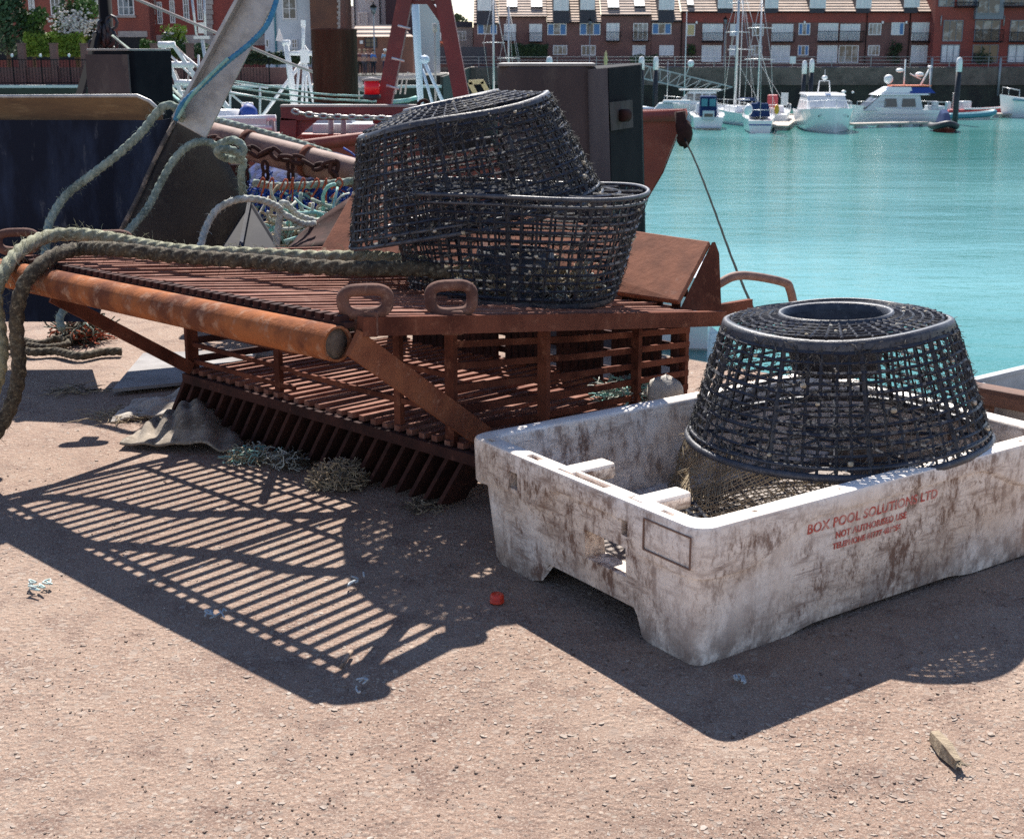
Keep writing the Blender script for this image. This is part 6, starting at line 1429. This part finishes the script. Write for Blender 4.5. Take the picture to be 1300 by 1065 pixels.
b.tube([at(526,-14,Y),at(530,60,Y),at(534,132,Y)],[.085,.08,.065],10); b.tube([at(537,75,Y),at(566,138,Y)],.035,8); b.tube([at(536,88,Y),at(550,135,Y)],.03,8); b.blob(at(539,76,Y),(.11,.11,.09),8,6,0); bp_(r,iv,b,'pale_mast','pale_blue')
b = MB(); b.tube([at(552,34,Y),at(553,130,Y)],.025,6); b.lathe([(.05,-.08),(.05,.08),(.0001,.10)],8,at(552,36,Y)); bp_(r,iv,b,'slim_mast','stone')
r, iv = mast_boat(610,128,44,175,9,'fishing boat with a cream A shaped frame beside the gantry')
b = MB(); Y = 43; b.bar(at(596,105,Y),at(609,130,Y),.14,.14); b.bar(at(612,104,Y),at(624,126,Y),.14,.14); b.bar(at(595,105,Y),at(614,104,Y),.14,.14); bp_(r,iv,b,'a_frame','cream')
r, iv = mast_boat(505,125,38,178,10,'low fishing boat with dark nets and hoops behind the red lantern','hull_red')
b = MB(); Y = 37
for k in range(5): b.tube([at(490+6*k,120,Y),at(494+6*k,100-2*k,Y),at(510+5*k,98,Y)],.025,5)
b.tube([at(452,100,Y),at(530,99,Y)],.06,6); b.tube([at(455,128,Y),at(455,108,Y)],.04,5); b.blob(at(454,106,Y),(.15,.15,.15),8,6,0); bp_(r,iv,b,'guard_hoops','stone')
for k, (v0, vm, v1) in enumerate(((106,119,123),(114,125,129),(122,132,135))):
    rope('teal_rope',[at(270,v0-6,13.5),at(330,v0+2,13.4),at(400,vm,13.2),at(455,v1-1,13),at(480,v1,12.9)],.0095,M['rope_teal'],('uppermost of three slack teal ropes behind the pile','middle of three slack teal ropes behind the pile','lowest of three slack teal ropes behind the pile')[k],'slack teal mooring ropes',hair=0,seed=60+k,step=.1,sub=8)
rope('teal_rope',[at(496,130,12.8),at(515,128,12.9),at(530,124,13)],.02,M['rope_teal'],'short teal rope right of the red gantry leg',hair=0,step=.1,sub=6)
rope('teal_rope',[at(143,46,12),at(190,85,10.5),at(234,128,9)],.011,M['rope_green'],'taut pale line from the black mast to the hopper corner',hair=0,step=.08,sub=6)
rope('teal_rope',[at(196,105,11),at(215,118,10),at(232,132,9)],.010,M['rope_teal'],'short taut teal line under the pale line',hair=0,step=.08,sub=6)
p = at(136,45,13); r = empty('dark_mast',(p.x,13,ZW)); tag(r,'thick black mast with a knot of chain at the far fender','mast'); b = MB()
b.tube([(0,0,0),(0,0,at(136,-30,13).z-ZW)],.062,10); b.build('post',M['black_iron'],r)
b = MB(); rr = random.Random(6)
for i in range(26): c_ = at(rr.gauss(135,7),rr.gauss(47,7),12.95)-Vector((p.x,13,ZW)); a = rr.uniform(0,PI); b.tube([c_+Vector((.05*math.cos(2*PI*k/8)*math.cos(a),.05*math.sin(a)*math.cos(2*PI*k/8),.06*math.sin(2*PI*k/8))) for k in range(8)],.016,5,closed=True)
b.build('chain_knot',M['rubber'],r); b = MB(); b.bar(at(124,46,12.9)-Vector((p.x,13,ZW)),at(101,124,12.2)-Vector((p.x,13,ZW)),.06,.06); b.build('raking_strut',M['black_iron'],r)
# ------------------------------------------------------------------ people on the far quay
def person(u, v_head, v_foot, D, label, shirt, trousers, hair, turn=0.0, seed=1, hat=None):
    rr = random.Random(seed); p = at(u,(v_head+v_foot)/2,D); z0 = -.30; r = empty('person',(p.x,D,z0),turn); tag(r,label,'person','people standing on the far quay'); s = 1.0
    V = [(0,0,.92),(0,0,1.15),(0,0,1.40),(0,0,1.50),(0,-.02,1.60),(0,-.02,1.72),(.18,0,1.42),(.24,-.05,1.14),(.20,-.18,.92),(-.18,0,1.42),(-.25,-.02,1.14),(-.22,-.12,.90),(.10,0,.86),(.11,-.03,.48),(.12,.02,.07),(.12,-.16,.04),(-.10,0,.86),(-.11,.03,.48),(-.12,.05,.07),(-.12,-.12,.04)]
    E = [(0,1),(1,2),(2,3),(3,4),(4,5),(2,6),(6,7),(7,8),(2,9),(9,10),(10,11),(0,12),(12,13),(13,14),(14,15),(0,16),(16,17),(17,18),(18,19)]
    rad = [.15,.14,.15,.06,.095,.085,.065,.05,.035,.065,.05,.035,.10,.07,.045,.04,.10,.07,.045,.04]
    def skin(idx, grow, name, m):
        mp = {k:i for i,k in enumerate(idx)}; me = bpy.data.meshes.new(name); me.from_pydata([V[k] for k in idx],[(mp[a],mp[b_]) for a,b_ in E if a in mp and b_ in mp],[]); me.materials.append(m)
        o = bpy.data.objects.new(name,me); COL.objects.link(o); o.parent = r; o.modifiers.new('k','SKIN'); sv = me.skin_vertices[0].data
        for i,k in enumerate(idx): q_ = rad[k]*grow; sv[i].radius = (q_,q_*.85)
        sv[0].use_root = True; o.modifiers.new('u','SUBSURF').levels = 1; return o
    body = skin(list(range(20)),1.0,'body',M['skin']); skin([1,2,6,7,9,10],1.13,'shirt',shirt); skin([0,12,13,14,16,17,18],1.10,'trousers',trousers)
    b = MB(); b.blob((0,.0,1.70),(.105,.115,.10),10,7,.04); 
    if hat: b.lathe([(.17,1.70),(.11,1.72),(.10,1.82),(.0001,1.84)],12)
    pr(r,b,'hat' if hat else 'hair',hair)
    return r
M['skin'] = mat('skin',(.45,.26,.19),.6)
sh_ = lambda n_, c_: mat(n_, c_, .85)
person(474,66,95,99,'person in a bright blue shirt and dark trousers with dark hair',sh_('blue_shirt',(.07,.18,.50)),sh_('dark_trousers',(.02,.025,.04)),sh_('dark_hair',(.03,.02,.015)),.9,1)
person(489,66,95,99.5,'person in a pale blue shirt and white cap beside the gantry leg',sh_('pale_blue_shirt',(.30,.45,.62)),sh_('navy_trousers',(.03,.05,.10)),sh_('white_cap',(.75,.75,.74)),.3,2,True)
person(463,66,95,99,'person in a grey checked top with light brown hair at the left of the group',sh_('grey_top',(.16,.13,.17)),sh_('grey_trousers',(.07,.06,.08)),sh_('brown_hair',(.22,.15,.09)),-.6,3)
person(467,67,95,100,'person in a dark top with reddish hair standing between the grey and blue shirts',sh_('dark_top',(.08,.05,.07)),sh_('tan_trousers',(.14,.11,.10)),sh_('red_hair',(.20,.09,.05)),.1,4)
person(457,67,95,100.5,'person in a maroon top partly behind the grey checked one',sh_('maroon_top',(.14,.05,.06)),sh_('black_trousers',(.02,.02,.02)),sh_('fair_hair',(.30,.22,.14)),.5,5)
